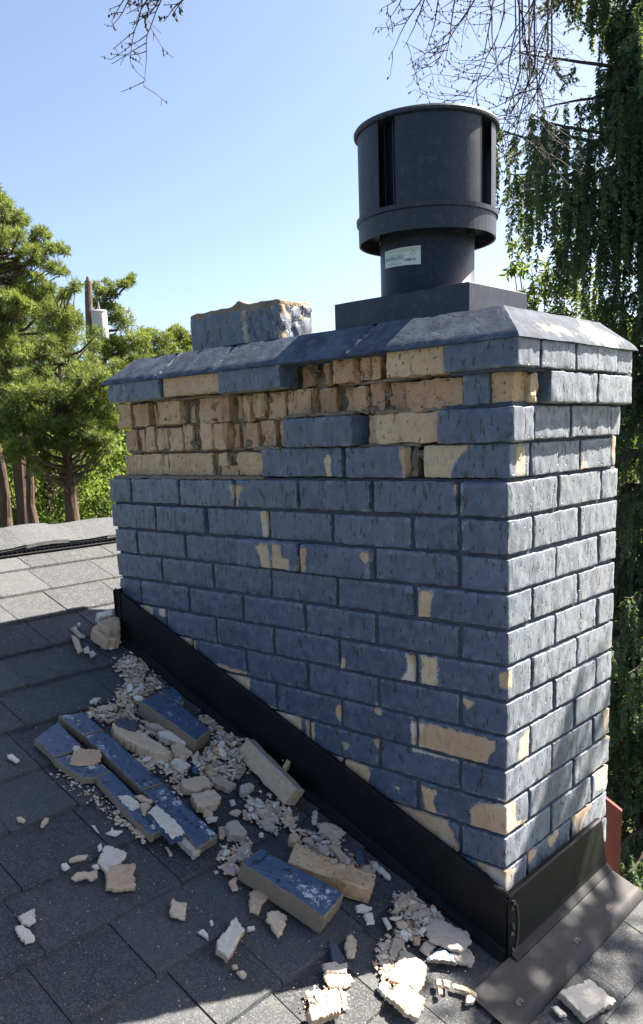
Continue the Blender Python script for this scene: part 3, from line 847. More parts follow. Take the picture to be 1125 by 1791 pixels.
# ================================================================ VENT CAP
VX, VY = -.305, .195
vent = empty('chimney_vent_cap', (VX, VY, .30), 'charcoal round metal vent cap on a square base atop the chimney', 'vent cap')
vd = math.degrees(math.atan2(C[0] - VX, -(C[1] - VY)))      # facing the camera
def vz(py, r_, off=0):
    a = math.radians(vd + off); x, y = VX + r_ * math.sin(a), VY - r_ * math.cos(a)
    # pixel row -> z on the near side of the drum
    D = ray(751, py); t = ((x - C[0]) * D[0] + (y - C[1]) * D[1]) / (D[0] ** 2 + D[1] ** 2)
    return C[2] + D[2] * t
RC_, RS = .0965, .1395
zlid_t, zlid_b = vz(180, RS * 1.03), vz(191, RS * 1.03)
zb_t, zb_b = vz(351, RS), vz(398, RS)
mb = MB()
P0, P1 = -.463, -.133; Q0, Q1 = .080, .302
pz0, pz1 = atY(820, 548, .08)[2], atY(820, 492, .08)[2]
gridbox(mb, (P0, P1, Q0, Q1, pz0, pz1), .002, .05, lambda p, n: n * .001 * nz(p, 8), 0, 0, .5)
gridbox(mb, (P0 + .03, P1 - .03, Q0 + .03, Q1 - .03, .295, pz0 + .002), .001, .06, None, 1, 0, .5, 'xXyY')
mb.build('base_plate', [VENTM, plain('rusty_curb', (0.09, 0.035, 0.025, 1), .8)], vent)
mb = MB()
lathe(mb, VX, VY, [(RC_ + .004, pz1 - .001), (RC_ + .004, pz1 + .004), (RC_, pz1 + .006), (RC_, zb_b + .02)])
mb.build('collar', VENTM, vent, smooth=True)
mb = MB()
# lower pan: outer band, open underside
lathe(mb, VX, VY, [(RS - .004, zb_b + .001), (RS, zb_b), (RS + .0005, zb_t - .010), (RS + .004, zb_t - .008), (RS + .0045, zb_t), (RS - .002, zb_t + .001), (RS - .004, zb_t - .004), (RS - .004, zb_b + .001)])
lathe(mb, VX, VY, [(RC_ - .002, zb_b + .022), (RS - .004, zb_b + .026)])
for k in range(12):
    a = vd + k * 30 + 8
    lathe(mb, VX, VY, [(RC_ - .001, zb_b + .002), (RC_ + .0015, zb_b + .003), (RC_ + .0015, zb_b + .016), (RC_ - .001, zb_b + .017)], a - 9, a + 9, 4)
mb.build('lower_band', VENTM, vent, smooth=False)
for k in range(4):
    a = vd + 12 + 90 * k
    mb = MB()
    lathe(mb, VX, VY, [(RS - .004, zb_t - .002), (RS - .0015, zb_t - .002), (RS - .0015, zlid_b + .004), (RS - .004, zlid_b + .004), (RS - .004, zb_t - .002)], a - 36.5, a + 36.5, 24)
    for s_ in (-1, 1):        # folded edges
        e = a + s_ * 36.5
        lathe(mb, VX, VY, [(RS - .020, zb_t - .002), (RS - .0012, zb_t - .002), (RS - .0012, zlid_b + .004), (RS - .020, zlid_b + .004), (RS - .020, zb_t - .002)], e - .45, e + .45, 1)
    mb.build('wind_panel', VENTM, vent, smooth=False)
mb = MB()
for k in range(4):
    a = vd + 12 + 45 + 90 * k
    lathe(mb, VX, VY, [(RS - .035, zb_t - .002), (RS - .035, zlid_b + .004)], a - 24, a + 24, 10)
    for q in (-6, 3):
        lathe(mb, VX, VY, [(RS - .034, zb_t), (RS - .014, zb_t), (RS - .014, zlid_b), (RS - .034, zlid_b)], a + q - .4, a + q + .4, 1)
lathe(mb, VX, VY, [(RC_ - .01, zb_b + .02), (RC_ - .01, zlid_b)], 0, 360, 40)
mb.build('inner_baffle', VENTM, vent)
mb = MB()
lathe(mb, VX, VY, [(RS - .01, zlid_b + .002), (RS + .002, zlid_b), (RS + .0055, zlid_b + .002), (RS + .006, zlid_t - .004), (RS + .003, zlid_t), (RS - .01, zlid_t + .003), (.06, zlid_t + .010), (0.0005, zlid_t + .012)])
lathe(mb, VX, VY, [(RS - .01, zlid_b + .002), (.001, zlid_b + .003)])
mb.build('lid', VENTM, vent, smooth=False)
# label on the collar
mb = MB()
def cyl_px(px, py, r_):
    D = ray(px, py); ox, oy = C[0] - VX, C[1] - VY
    A = D[0] ** 2 + D[1] ** 2; B = ox * D[0] + oy * D[1]; Cc = ox * ox + oy * oy - r_ * r_
    t = (-B - math.sqrt(max(0, B * B - A * Cc))) / A
    return C + D * t
q = [cyl_px(674, 441, RC_), cyl_px(736, 429, RC_), cyl_px(735, 462, RC_), cyl_px(673, 471, RC_)]
def ang(p): return math.degrees(math.atan2(p[0] - VX, -(p[1] - VY)))
a0, a1 = ang(q[0]), ang(q[1]); zt0, zt1, zb1, zb0 = q[0][2], q[1][2], q[2][2], q[3][2]
def lab(u, v, off):
    a = math.radians(a0 + (a1 - a0) * u); z = (zb0 + (zt0 - zb0) * v) * (1 - u) + (zb1 + (zt1 - zb1) * v) * u
    return (VX + (RC_ + off) * math.sin(a), VY - (RC_ + off) * math.cos(a), z)
def labquad(u0, u1, v0, v1, off, mat, n=1):
    V = []; 
    for i in range(n + 1):
        u = u0 + (u1 - u0) * i / n; V += [lab(u, v0, off), lab(u, v1, off)]
    mb.add(V, [(2 * i, 2 * i + 2, 2 * i + 3, 2 * i + 1) for i in range(n)], mat)
labquad(0, 1, 0, 1, .0006, 0, 12)
labquad(.02, .60, .30, .66, .0009, 2, 8)
labquad(.06, .98, .74, .93, .0009, 3, 8)
rl = random.Random(3)
u = .63
for wd in (.02, 0, .018, .018, .018, .02, 0, .012, 0, .026):
    if wd: labquad(u, u + wd, .22, .36, .0012, 1)
    u += wd + .012 if wd else .014
for row, v in ((0, .10), (1, .18)):
    u = .12
    while u < .55: wd = rl.uniform(.01, .03); labquad(u, u + wd, v, v + .035, .0012, 1 if rl.random() < .3 else 2); u += wd + .012
u = .06
while u < .58:
    wd = rl.uniform(.012, .03); labquad(u, u + wd, .40, .40 + rl.uniform(.08, .18), .0013, 4); u += wd + .008
for (uu, vv, r_) in ((.80, .80, .05), (.84, .70, .04), (.80, .62, .035), (.76, .55, .03), (.88, .58, .03), (.83, .50, .03)):
    labquad(uu - r_ / 2, uu + r_ / 2, vv - r_ * .8, vv + r_ * .8, .0013, 4)
mb.build('sticker', [plain('label_paper', (0.50, 0.56, 0.54, 1), .5, .1, 60), plain('label_ink', (0.06, 0.07, 0.09, 1), .5),
                   plain('label_pale_blue', (0.36, 0.44, 0.47, 1), .5, .1), plain('label_pale_green', (0.42, 0.50, 0.42, 1), .5, .1), plain('label_teal', (0.22, 0.31, 0.32, 1), .5, .2)], vent)

# ================================================================ DEBRIS
def refine(poly, step, rough_, rng):
    out = []
    n = len(poly)
    for i in range(n):
        a = np.array(poly[i]); b = np.array(poly[(i + 1) % n]); L = np.linalg.norm(b - a)
        k = max(1, int(L / step)); t_ = (b - a) / max(L, 1e-9); nn = np.array([-t_[1], t_[0]])
        for j in range(k):
            p = a + (b - a) * j / k
            if j: p = p + nn * rng.uniform(-rough_, rough_)
            out.append(p)
    return out
def shard(name, label, cat, px, mats, h=.012, base=.0, off=(0, 0), group=None, rough_=None, side=1, flat=.0012, tilt=0, extra=None, bev=.0015, slope=None):
    """px: one polygon (or several) in photo pixels = outline of the top face lying h above the shingles"""
    polys = px if isinstance(px[0][0], (tuple, list)) else [px]
    rng = random.Random(hash(str(px)) % 99991 if False else sum(int(q[0] * 7 + q[1] * 3) for pp in polys for q in pp))
    mb = MB(); c0 = None
    if h <= .012 and cat in ('brick chip', 'mortar flake', 'mortar plate'): h *= .6
    top = base + h
    for poly in polys:
        P = [roofp(x, y, top + 0.008) for x, y in poly]
        UV = [((p - P[0]) @ RX, (p - P[0]) @ RY) for p in P]
        area = sum(UV[i][0] * UV[(i + 1) % len(UV)][1] - UV[(i + 1) % len(UV)][0] * UV[i][1] for i in range(len(UV)))
        if area < 0: UV = UV[::-1]
        size = math.sqrt(abs(area) / 2)
        rg = rough_ if rough_ is not None else (.0009 if cat in ('brick slab', 'brick') else min(.0026, size * .055))
        R_ = refine(UV, max(.0028, size * .085), rg, rng)
        c = np.mean(R_, axis=0); n = len(R_)
        org = P[0]; sd = rng.uniform(0, 50)
        def w3(uv, z):
            zz = z
            if tilt: zz += tilt * (uv[0] - c[0])
            if slope: zz += slope * (uv[1] - c[1])
            return org + RX * uv[0] + RY * uv[1] + RN * zz
        rings = [(1.0, -h, 0), (1.0, -h * .5, .5), (1.0, -bev, .25), (1 - min(.5, bev / max(size, .004) * 1.4), 0, .1), (.84, flat, 0), (.66, flat, 0), (.45, flat, 0), (.22, flat, 0)]
        V = []
        for (s_, z, jt) in rings:
            for i, q in enumerate(R_):
                d = q - c
                jj = 1 + (jt * (.06 if h > .025 and cat == 'brick block' else .02) * math.sin(i * 2.7 + sd + z * 900)) * (1 if h > .01 else .4)
                zz = z + ((flat * 1.8 * nz((q[0] * 45 * s_, q[1] * 45 * s_, sd), 1) + (0 if flat < .001 else .0012 * nz((q[0] * 130 * s_, q[1] * 130 * s_, sd), 1))) if z >= 0 else (-.0022 * abs(nz((q[0] * 70, q[1] * 70, sd + z * 60))) if z > -h * .7 and flat > .001 else 0))
                V.append(w3(c + d * s_ * jj, zz))
        F = []; Mt = []
        for k in range(len(rings) - 1):
            for i in range(n):
                F.append((k * n + i, k * n + (i + 1) % n, (k + 1) * n + (i + 1) % n, (k + 1) * n + i)); Mt.append(side if k < 3 else 0)
        V.append(w3(c, flat)); t = len(V) - 1
        for i in range(n): F.append(((len(rings) - 1) * n + i, (len(rings) - 1) * n + (i + 1) % n, t)); Mt.append(0)
        F.append(tuple(range(n))[::-1]); Mt.append(side)
        mb.add(V, F, Mt, 0, .5)
        if c0 is None: c0 = w3(c, -h)
    if extra: extra(mb, w3, c)
    o = mb.build(name, mats, None, False, c0)
    return tag(o, label, cat, group)
def cv(ox, oy, s_, pts): return [(ox + x / s_, oy + y / s_) for x, y in pts]
c1 = lambda *p: cv(0, 1040, 3.75, p)
c2 = lambda *p: cv(40, 1180, 3.125, p)
c3 = lambda *p: cv(180, 1140, 2.961, p)
c4 = lambda *p: cv(360, 1380, 3.125, p)
c5 = lambda *p: cv(500, 1520, 2.8125, p)
c6 = lambda *p: cv(0, 1400, 2.8125, p)
c8 = lambda *p: cv(780, 1240, 3.249, p)
CORE = chip_mat('dirty_brick_core', (0.20, 0.16, 0.12, 1), (0.28, 0.23, 0.18, 1))
TT, WW, GG, BG = [TANCHIP, TANCHIP], [WHITECHIP, WHITECHIP], [GREYCHIP, GREYCHIP], [BLUE, CORE]
WT = [WHITECHIP, TANCHIP]
# the two long slabs of painted brick face
shard('painted_slab', 'longest blue painted slab of three joined brick faces lying downslope on the shingles', 'brick slab',
      [c2((195,225),(328,205),(440,300),(332,332)), c2((336,334),(443,304),(765,590),(655,632)), c2((658,636),(768,593),(1068,882),(960,950))], BG, h=.020, flat=.0006, bev=.002)
shard('painted_slab', 'broken blue slab with ragged lower edge left of the longest blue slab', 'brick slab',
      [c2((65,350),(190,258),(320,385),(290,410),(178,448)), c2((172,457),(300,430),(425,480),(480,525),(400,560),(330,562),(230,505)), c2((402,562),(482,527),(790,835),(700,880),(560,740))], BG, h=.017, flat=.0006)
shard('brick_chip', 'four-sided cream chip resting on the upper part of the ragged blue slab', 'brick chip', c2((285,398),(430,410),(428,470),(400,485),(330,492),(255,485)), TT, h=.006, base=.019)
shard('brick_chip', 'small rounded pale chip tucked behind the cream chip on the ragged blue slab', 'brick chip', c2((275,392),(300,384),(318,400),(300,420),(278,416)), WW, h=.008, base=.018)
shard('mortar_flake', 'white pointed flake on the lower half of the ragged blue slab', 'mortar flake', c2((520,658),(590,655),(648,715),(600,740),(548,700)), WW, h=.005, base=.018)
shard('brick_chip', 'pink tan finger-shaped chip in the gap between the two long blue slabs', 'brick chip', c2((612,660),(640,655),(715,688),(700,702),(640,685)), TT, h=.007, base=.02)
shard('brick_chip', 'small tan wedge beside the white flake on the ragged blue slab', 'brick chip', c2((640,705),(675,695),(705,715),(670,768),(655,760)), TT, h=.007, base=.02)
shard('mortar_block', 'long grey white block with blue sides at the lower end of the ragged slab', 'mortar block', c2((682,755),(728,705),(870,832),(884,868),(820,900),(800,880)), [WHITECHIP, BLUE], h=.016, base=.018)
shard('brick_block', 'grey brick end poking out beneath the longest blue slab', 'brick block', c2((850,895),(905,870),(978,935),(968,965),(940,985)), GG, h=.014)
shard('mortar_flake', 'tiny white square flake near the bottom of the ragged blue slab', 'mortar flake', c2((705,816),(738,822),(732,840),(704,840)), WW, h=.004, base=.018)
# upper blue slab with thick grey side
shard('painted_slab', 'thick blue faced brick slab with grey underside by the upper flashing', 'brick slab', c2((640,140),(735,95),(850,155),(1030,300),(950,362)), BG, h=.040, flat=.0006, bev=.002)
shard('painted_slab', 'short flat blue slab between the thick upper slab and the flashing', 'brick slab', c2((742,88),(818,62),(868,108),(880,150),(850,158)), BG, h=.028, flat=.0006)
shard('brick_block', 'long cream broken brick lying between the thick upper slab and the longest blue slab', 'brick block', c2((492,262),(560,300),(640,300),(700,345),(812,420),(800,440),(740,425),(640,390),(530,330),(500,310)), TT, h=.026)
shard('paint_flake', 'dark blue flake standing on the end of the long cream broken brick', 'paint flake', c2((508,238),(612,245),(632,268),(622,302),(570,292),(512,268)), [DKBLUE, DKBLUE], h=.006, base=.027)
shard('mortar_block', 'white mortar stick lying under the thick upper blue slab', 'mortar block', c2((738,312),(790,302),(900,355),(888,376),(750,336)), WW, h=.016)
shard('mortar_block', 'grey mortar lump just left of the thick upper blue slab', 'mortar block', c2((668,262),(735,268),(800,300),(780,312),(690,285)), GG, h=.012)
shard('brick_chip', 'pentagonal tan chip below the end of the long cream broken brick', 'brick chip', c2((808,385),(862,360),(930,428),(880,456),(830,432)), TT, h=.012, base=.004)
shard('brick_chip', 'jagged cream chip under the pentagonal tan chip', 'brick chip', c2((796,482),(835,450),(885,465),(922,495),(862,535)), WT, h=.008)
shard('brick_block', 'rounded tan brick lump on the right of the longest slab, upper of two', 'brick block', c2((868,575),(940,552),(1000,550),(1040,595),(960,630),(880,620)), TT, h=.018)
shard('brick_block', 'rounded tan brick lump on the right of the longest slab, lower of two', 'brick block', c2((922,650),(975,640),(1050,625),(1086,672),(1060,710),(960,720)), TT, h=.018)
shard('brick_chip', 'square cream chip directly under the lower tan brick lump', 'brick chip', c2((978,730),(1040,726),(1040,775),(988,775)), TT, h=.006)
shard('mortar_flake', 'narrow white flake near the lower right of the longest slab', 'mortar flake', c2((998,782),(1070,777),(1060,798),(1012,808)), WW, h=.005)
shard('brick_chip', 'cream flake at the right end corner of the longest blue slab', 'brick chip', c2((1068,838),(1100,826),(1125,850),(1100,892),(1075,890)), TT, h=.007)
shard('mortar_block', 'long grey mortar stick pointing at the standing half brick', 'mortar block', c3((545,640),(600,645),(692,682),(660,712),(570,672)), GG, h=.014)
shard('paint_flake', 'small blue flake in the middle of the chip pile', 'paint flake', c3((462,590),(510,598),(516,620),(490,630),(466,618)), [BLUE, BLUE], h=.006, base=.004)
shard('mortar_flake', 'white triangular flake above the small blue flake in the chip pile', 'mortar flake', c3((464,535),(540,555),(530,575),(470,578)), WW, h=.007, base=.003)
shard('mortar_block', 'grey rounded stone of mortar in the open between the slabs and the painted brick', 'mortar block', c3((640,885),(690,866),(748,932),(740,950),(655,945)), GG, h=.020)
shard('mortar_block', 'grey pebble of mortar left of the standing half brick', 'mortar block', c3((712,692),(762,676),(788,695),(732,735),(714,722)), GG, h=.014)
shard('mortar_flake', 'grey smooth stick leaning at the left foot of the standing half brick', 'mortar flake', c3((680,640),(720,590),(745,600),(705,655)), GG, h=.010, base=.004)
# leaning half brick
def brick_obj(name, label, cat, pix, heights, thick, mats, sidedir=None):
    pass
mbk = MB()
Ht = .052
tl, tr_, br, bl = roofp(*c3((712,548))[0], .012), roofp(*c3((938,808))[0], .010), None, None
A0 = roofp(*c3((738,455))[0], Ht); A1 = roofp(*c3((992,712))[0], Ht)       # top ridge of tan face
B0 = roofp(*c3((712,552))[0], .014); B1 = roofp(*c3((945,805))[0], .014)   # foot of tan face
ux = (A1 - A0) / np.linalg.norm(A1 - A0); dn = ((B0 - A0) + (B1 - A1)) / 2; dn = dn - ux * (dn @ ux); hgt = np.linalg.norm(dn); dn /= hgt
nm = np.cross(ux, dn); nm = -nm if nm @ (C - A0) < 0 else nm
Lb = np.linalg.norm(A1 - A0)
def xfb(p): return A0 + ux * p[0] + dn * p[1] - nm * p[2]
gridbox(mbk, (0, Lb, 0, hgt, 0, .042), .003, .007, lambda p, n: n * .003 * fb(p, 30, 5, 3), 0, .02, .6, xf=xfb)
gridbox(mbk, (-.002, Lb + .006, -.006, .003, -.001, .030), .002, .007, lambda p, n: n * .0018 * fb(p, 40, 8, 3), 1, .02, .2, xf=xfb)
mbk.f = [f[::-1] for f in mbk.f]
o = mbk.build('half_brick', [TANCHIP, GREYCHIP], None, False, (B0 + B1) / 2); tag(o, 'tan half brick with grey mortar edge leaning against the black flashing', 'brick')
def stick(label, a, b, r_, mat, ha, hb, cat='mortar stick', name='mortar_stick'):
    p = roofp(*a, ha); q = roofp(*b, hb); mb = MB(); n = 7
    pts = [p + (q - p) * i / (n - 1) + RN * .001 * math.sin(i * 2) for i in range(n)]
    tube(mb, pts, [r_ * (.55 if i in (0, n - 1) else 1 + .22 * math.sin(i * 2.6)) for i in range(n)], 6)
    o = mb.build(name, mat, None, False, p); return tag(o, label, cat)
stick('thin grey stick propped against the flashing beside the leaning half brick', c3((930,568))[0], c3((1008,490))[0], .0045, GREYCHIP, .030, .062)
shard('brick_chip', 'small orange tan chip behind the leaning half brick against the flashing', 'brick chip', c3((932,592),(965,540),(979,560),(952,600)), TT, h=.022, base=.014)
# chips to the right of the grey stone
for lb, p, m, h in [('cream flake at the left of the chip cluster under the leaning half brick', c3((655,828),(690,815),(722,825),(700,850),(665,840)), TT, .006),
    ('small cream upright chip second in the cluster under the leaning half brick', c3((725,815),(745,815),(752,860),(728,862)), TT, .008),
    ('large pale grey chip on top of the cluster under the leaning half brick', c3((785,795),(840,790),(905,850),(915,880),(860,872),(800,840)), GG, .012),
    ('pale broad flake lowest in the cluster under the leaning half brick', c3((800,868),(850,862),(905,910),(880,928),(840,915)), GG, .009),
    ('white rounded flake at the right of the cluster under the leaning half brick', c3((930,830),(960,826),(998,870),(992,890),(960,880)), WW, .006),
    ('tan chip below the white rounded flake near the leaning half brick', c3((945,878),(985,885),(1005,905),(975,918)), TT, .006),
    ('small white pebble left of the cluster under the leaning half brick', c3((656,765),(680,762),(690,785),(668,795)), WW, .007),
    ('cream pebble between the grey stone and the leaning half brick', c3((808,938),(830,936),(834,955),(812,958)), WW, .006),
    ('pale shard left of the grey rounded stone of mortar', c3((598,905),(632,898),(645,940),(620,968),(600,945)), TT, .007)]:
    shard('brick_chip', lb, 'brick chip', p, m, h=h)
# blue brick and tan brick pair
shard('painted_brick', 'blue painted whole brick with thick grey core lying at the foot of the debris', 'brick', c4((195,400),(305,322),(400,378),(600,482),(755,575),(650,702),(440,560)), [BLUE, CORE], h=.044, flat=.0006, bev=.002)
shard('bare_brick', 'tan bare brick lying directly behind the blue painted whole brick', 'brick', c4((490,292),(580,330),(700,385),(935,466),(912,560),(760,515),(600,458),(450,398)), [RAW, RAW], h=.034, flat=.002)
shard('brick_chip', 'flat five-sided tan plate between the bare brick and the flashing', 'brick chip', c4((606,190),(652,180),(705,190),(770,236),(700,302),(640,250)), TT, h=.008)
shard('mortar_flake', 'pale curled flake with a hollow just under the blue painted brick', 'mortar flake', c4((240,560),(298,540),(346,582),(312,622),(290,680),(242,668)), TT, h=.009)
shard('brick_chip', 'large ragged tan chip pointing down below the blue painted brick', 'brick chip', c4((338,668),(390,660),(445,690),(430,760),(402,812),(372,772),(358,735),(332,718)), TT, h=.008)
shard('brick_chip', 'greenish cream wedge lying alone on a shingle left of the ragged tan chip', 'brick chip', c4((165,690),(215,775),(170,850),(125,926),(62,880),(62,835),(110,770)), WT, h=.013)
shard('mortar_flake', 'pale grey curved flake at the upper left end of the blue painted brick', 'mortar flake', c4((170,332),(225,288),(252,296),(245,345),(215,392),(168,385)), GG, h=.012)
shard('mortar_flake', 'grey loose flake left of the blue painted brick', 'mortar flake', c4((118,375),(170,345),(180,385),(130,400)), GG, h=.008)
shard('brick_chip', 'pink chip at the left corner of the blue painted brick', 'brick chip', c4((95,425),(135,420),(165,445),(160,465),(112,450)), [plain('pink_chip', (0.45, 0.33, 0.34, 1), .9), TANCHIP], h=.010)
shard('brick_chip', 'small cream forked chip below the pink chip', 'brick chip', c4((125,505),(160,478),(178,480),(165,515),(180,548),(145,555)), TT, h=.005)
shard('mortar_flake', 'white oval flake under the right end of the bare tan brick', 'mortar flake', c4((820,635),(855,628),(912,648),(880,672),(828,668)), WW, h=.009)
shard('mortar_flake', 'white square flake under the white oval flake', 'mortar flake', c4((865,682),(910,670),(925,732),(882,738)), WW, h=.006)
shard('mortar_flake', 'white slanting sliver right of the white square flake', 'mortar flake', c4((965,702),(986,697),(1020,755),(996,767)), WW, h=.005)
stick('white round stick of mortar near the flashing right of the bare brick', c4((905,400))[0], c4((1008,492))[0], .0070, WHITECHIP, .010, .010)
stick('pale upright stick of mortar behind the bare tan brick', c4((592,195))[0], c4((600,120))[0], .0065, GREYCHIP, .022, .026)
shard('paint_flake', 'dark blue flake on the shingles behind the right end of the bare brick', 'paint flake', c4((820,345),(850,330),(866,385),(848,415),(826,390)), [DKBLUE, DKBLUE], h=.010, base=.010)
shard('brick_chip', 'cream lump at the left end of the bare tan brick', 'brick chip', c4((458,245),(490,236),(520,262),(495,290),(462,280)), TT, h=.018, base=.012)
shard('mortar_flake', 'pale grey lump resting on the back edge of the bare tan brick', 'mortar flake', c4((615,318),(650,300),(678,318),(652,352),(622,342)), GG, h=.012, base=.024)
shard('brick_chip', 'yellow tan jagged strip behind the bare tan brick', 'brick chip', c4((665,300),(720,312),(755,345),(770,400),(740,392),(700,340)), TT, h=.010, base=.014)
shard('mortar_flake', 'small white slip alone below the curled flake', 'mortar flake', c4((225,755),(268,750),(272,770),(228,776)), WW, h=.004)
shard('mortar_flake', 'small white lump just right of the greenish cream wedge top', 'mortar flake', c4((22,718),(38,714),(44,740),(28,750)), WW, h=.004)
shard('brick_chip', 'upper of two tiny pink chips below the greenish cream wedge', 'brick chip', c4((140,965),(172,962),(180,980),(150,986)), TT, h=.004)
shard('brick_chip', 'lower of two tiny pink chips below the greenish cream wedge', 'brick chip', c4((168,998),(205,990),(226,1008),(215,1034),(190,1028)), TT, h=.005)
# bottom centre
shard('paint_flake', 'dark blue oval flake above the stacked white and tan flakes', 'paint flake', c5((210,352),(248,360),(292,440),(270,466),(228,442)), [DKBLUE, DKBLUE], h=.007)
shard('brick_chip', 'upright oval tan chip beside the dark blue oval flake', 'brick chip', c5((300,332),(325,314),(352,350),(342,430),(305,436),(290,390)), TT, h=.006)
shard('mortar_flake', 'white butterfly shaped flake under the dark blue oval flake', 'mortar flake', c5((180,466),(240,456),(270,470),(305,457),(300,515),(240,512),(192,508)), GG, h=.007, base=.003)
shard('brick_chip', 'half-moon tan chip under the butterfly shaped flake', 'brick chip', c5((185,514),(320,516),(340,546),(300,582),(210,577)), TT, h=.007)
shard('mortar_flake', 'white pointed sliver hanging below the half-moon tan chip', 'mortar flake', c5((262,585),(276,588),(302,650),(282,665)), WW, h=.005)
shard('brick_block', 'sunlit cream brick lump at the bottom edge of the shadow', 'brick block', c5((108,690),(180,660),(255,635),(274,698),(200,722),(130,742)), TT, h=.018)
shard('mortar_flake', 'large grey triangular plate half in sunlight at the centre bottom', 'mortar plate', c5((575,385),(640,425),(692,468),(690,545),(655,606),(590,560),(502,552)), [GREYCHIP, TANCHIP], h=.009, tilt=0)
shard('brick_chip', 'large sunlit orange tan plate overlapping the grey triangular plate', 'brick plate', c5((500,622),(568,545),(692,636),(655,738),(600,712)), [TANCHIP, TANCHIP], h=.010, base=.004)
shard('mortar_flake', 'widest white plate lying near the bottom end of the flashing', 'mortar plate', c5((688,275),(738,236),(800,262),(902,312),(915,362),(860,406),(780,378),(708,346)), GG, h=.010, base=.010)
shard('painted_slab', 'blue sided fragment beneath the widest white plate', 'brick chip', c5((695,432),(760,386),(830,420),(842,466),(770,452),(700,445)), BG, h=.012)
shard('mortar_flake', 'white fragment right of the blue one beneath the widest white plate', 'mortar flake', c5((812,402),(900,388),(932,430),(920,476),(835,452)), GG, h=.010)
shard('mortar_block', 'blue grey mortar bar above the widest white plate', 'mortar block', c5((620,216),(700,188),(722,220),(642,248)), [GREYCHIP, GREYCHIP], h=.014)
shard('mortar_flake', 'long pale flake left of the widest white plate pointing at the triangular plate', 'mortar flake', c5((515,382),(545,300),(588,348),(545,430),(516,430)), GG, h=.011)
shard('mortar_flake', 'pale square flake left of the grey triangular plate', 'mortar flake', c5((474,466),(520,464),(516,500),(482,505)), GG, h=.006)
shard('mortar_flake', 'white chip at the sun edge left of the orange tan plate', 'mortar flake', c5((455,562),(500,550),(510,606),(492,632),(455,592)), WW, h=.008)
shard('mortar_flake', 'pale four-sided flake between the bar and the triangular plate', 'mortar flake', c5((660,390),(690,345),(744,380),(700,422)), GG, h=.008)
shard('mortar_flake', 'white flake above the long pale flake by the flashing pile', 'mortar flake', c5((560,305),(600,290),(628,318),(600,350),(572,335)), WW, h=.009, base=.004)
shard('brick_chip', 'tan ragged cluster chip nearest the flashing above the mortar bar', 'brick chip', c5((548,150),(575,112),(605,130),(600,180),(560,195)), TT, h=.016)
shard('brick_chip', 'cream broad chip touching the upper side of the mortar bar', 'brick chip', c5((600,175),(630,145),(668,170),(640,205),(605,205)), TT, h=.013)
shard('mortar_flake', 'pale flake under the mortar bar', 'mortar flake', c5((560,250),(605,245),(608,280),(570,288)), GG, h=.011)
shard('brick_chip', 'yellow cream chip between the mortar bar and widest white plate', 'brick chip', c5((728,210),(748,205),(785,245),(760,255)), TT, h=.012)
shard('brick_chip', 'small yellow chip left of the widest white plate', 'brick chip', c5((625,335),(660,332),(662,368),(632,365)), TT, h=.010)
for lb, p, m in [('left sunlit cream chip of the pair by the apron flashing', c5((738,540),(765,544),(765,577),(740,573)), WT), ('right sunlit orange chip of the pair by the apron flashing', c5((770,541),(810,546),(806,590),(776,576)), TT),
    ('small sunlit chip hanging under the pair by the apron flashing', c5((748,580),(772,590),(774,615),(752,622)), TT), ('sunlit pinkish elongated chip pointing at the apron flashing', c5((820,560),(880,578),(942,610),(938,628),(890,606),(826,584)), TT),
    ('sunlit yellow chip nearest to the apron flashing', c5((886,622),(908,616),(934,642),(925,660),(884,663)), WT)]:
    shard('brick_chip', lb, 'brick chip', p, m, h=.007)
shard('mortar_flake', 'big white square plate with a torn left side lying right of the apron flashing', 'mortar plate', c8((645,1612),(690,1580),(735,1572),(815,1530),(972,1662),(880,1712),(800,1762),(772,1740),(732,1690),(690,1655)), [WHITECHIP, GREYCHIP], h=.013)
shard('mortar_flake', 'small white leaf shaped flake left of the big white square plate', 'mortar flake', c8((600,1690),(632,1680),(692,1742),(650,1750)), WW, h=.004)
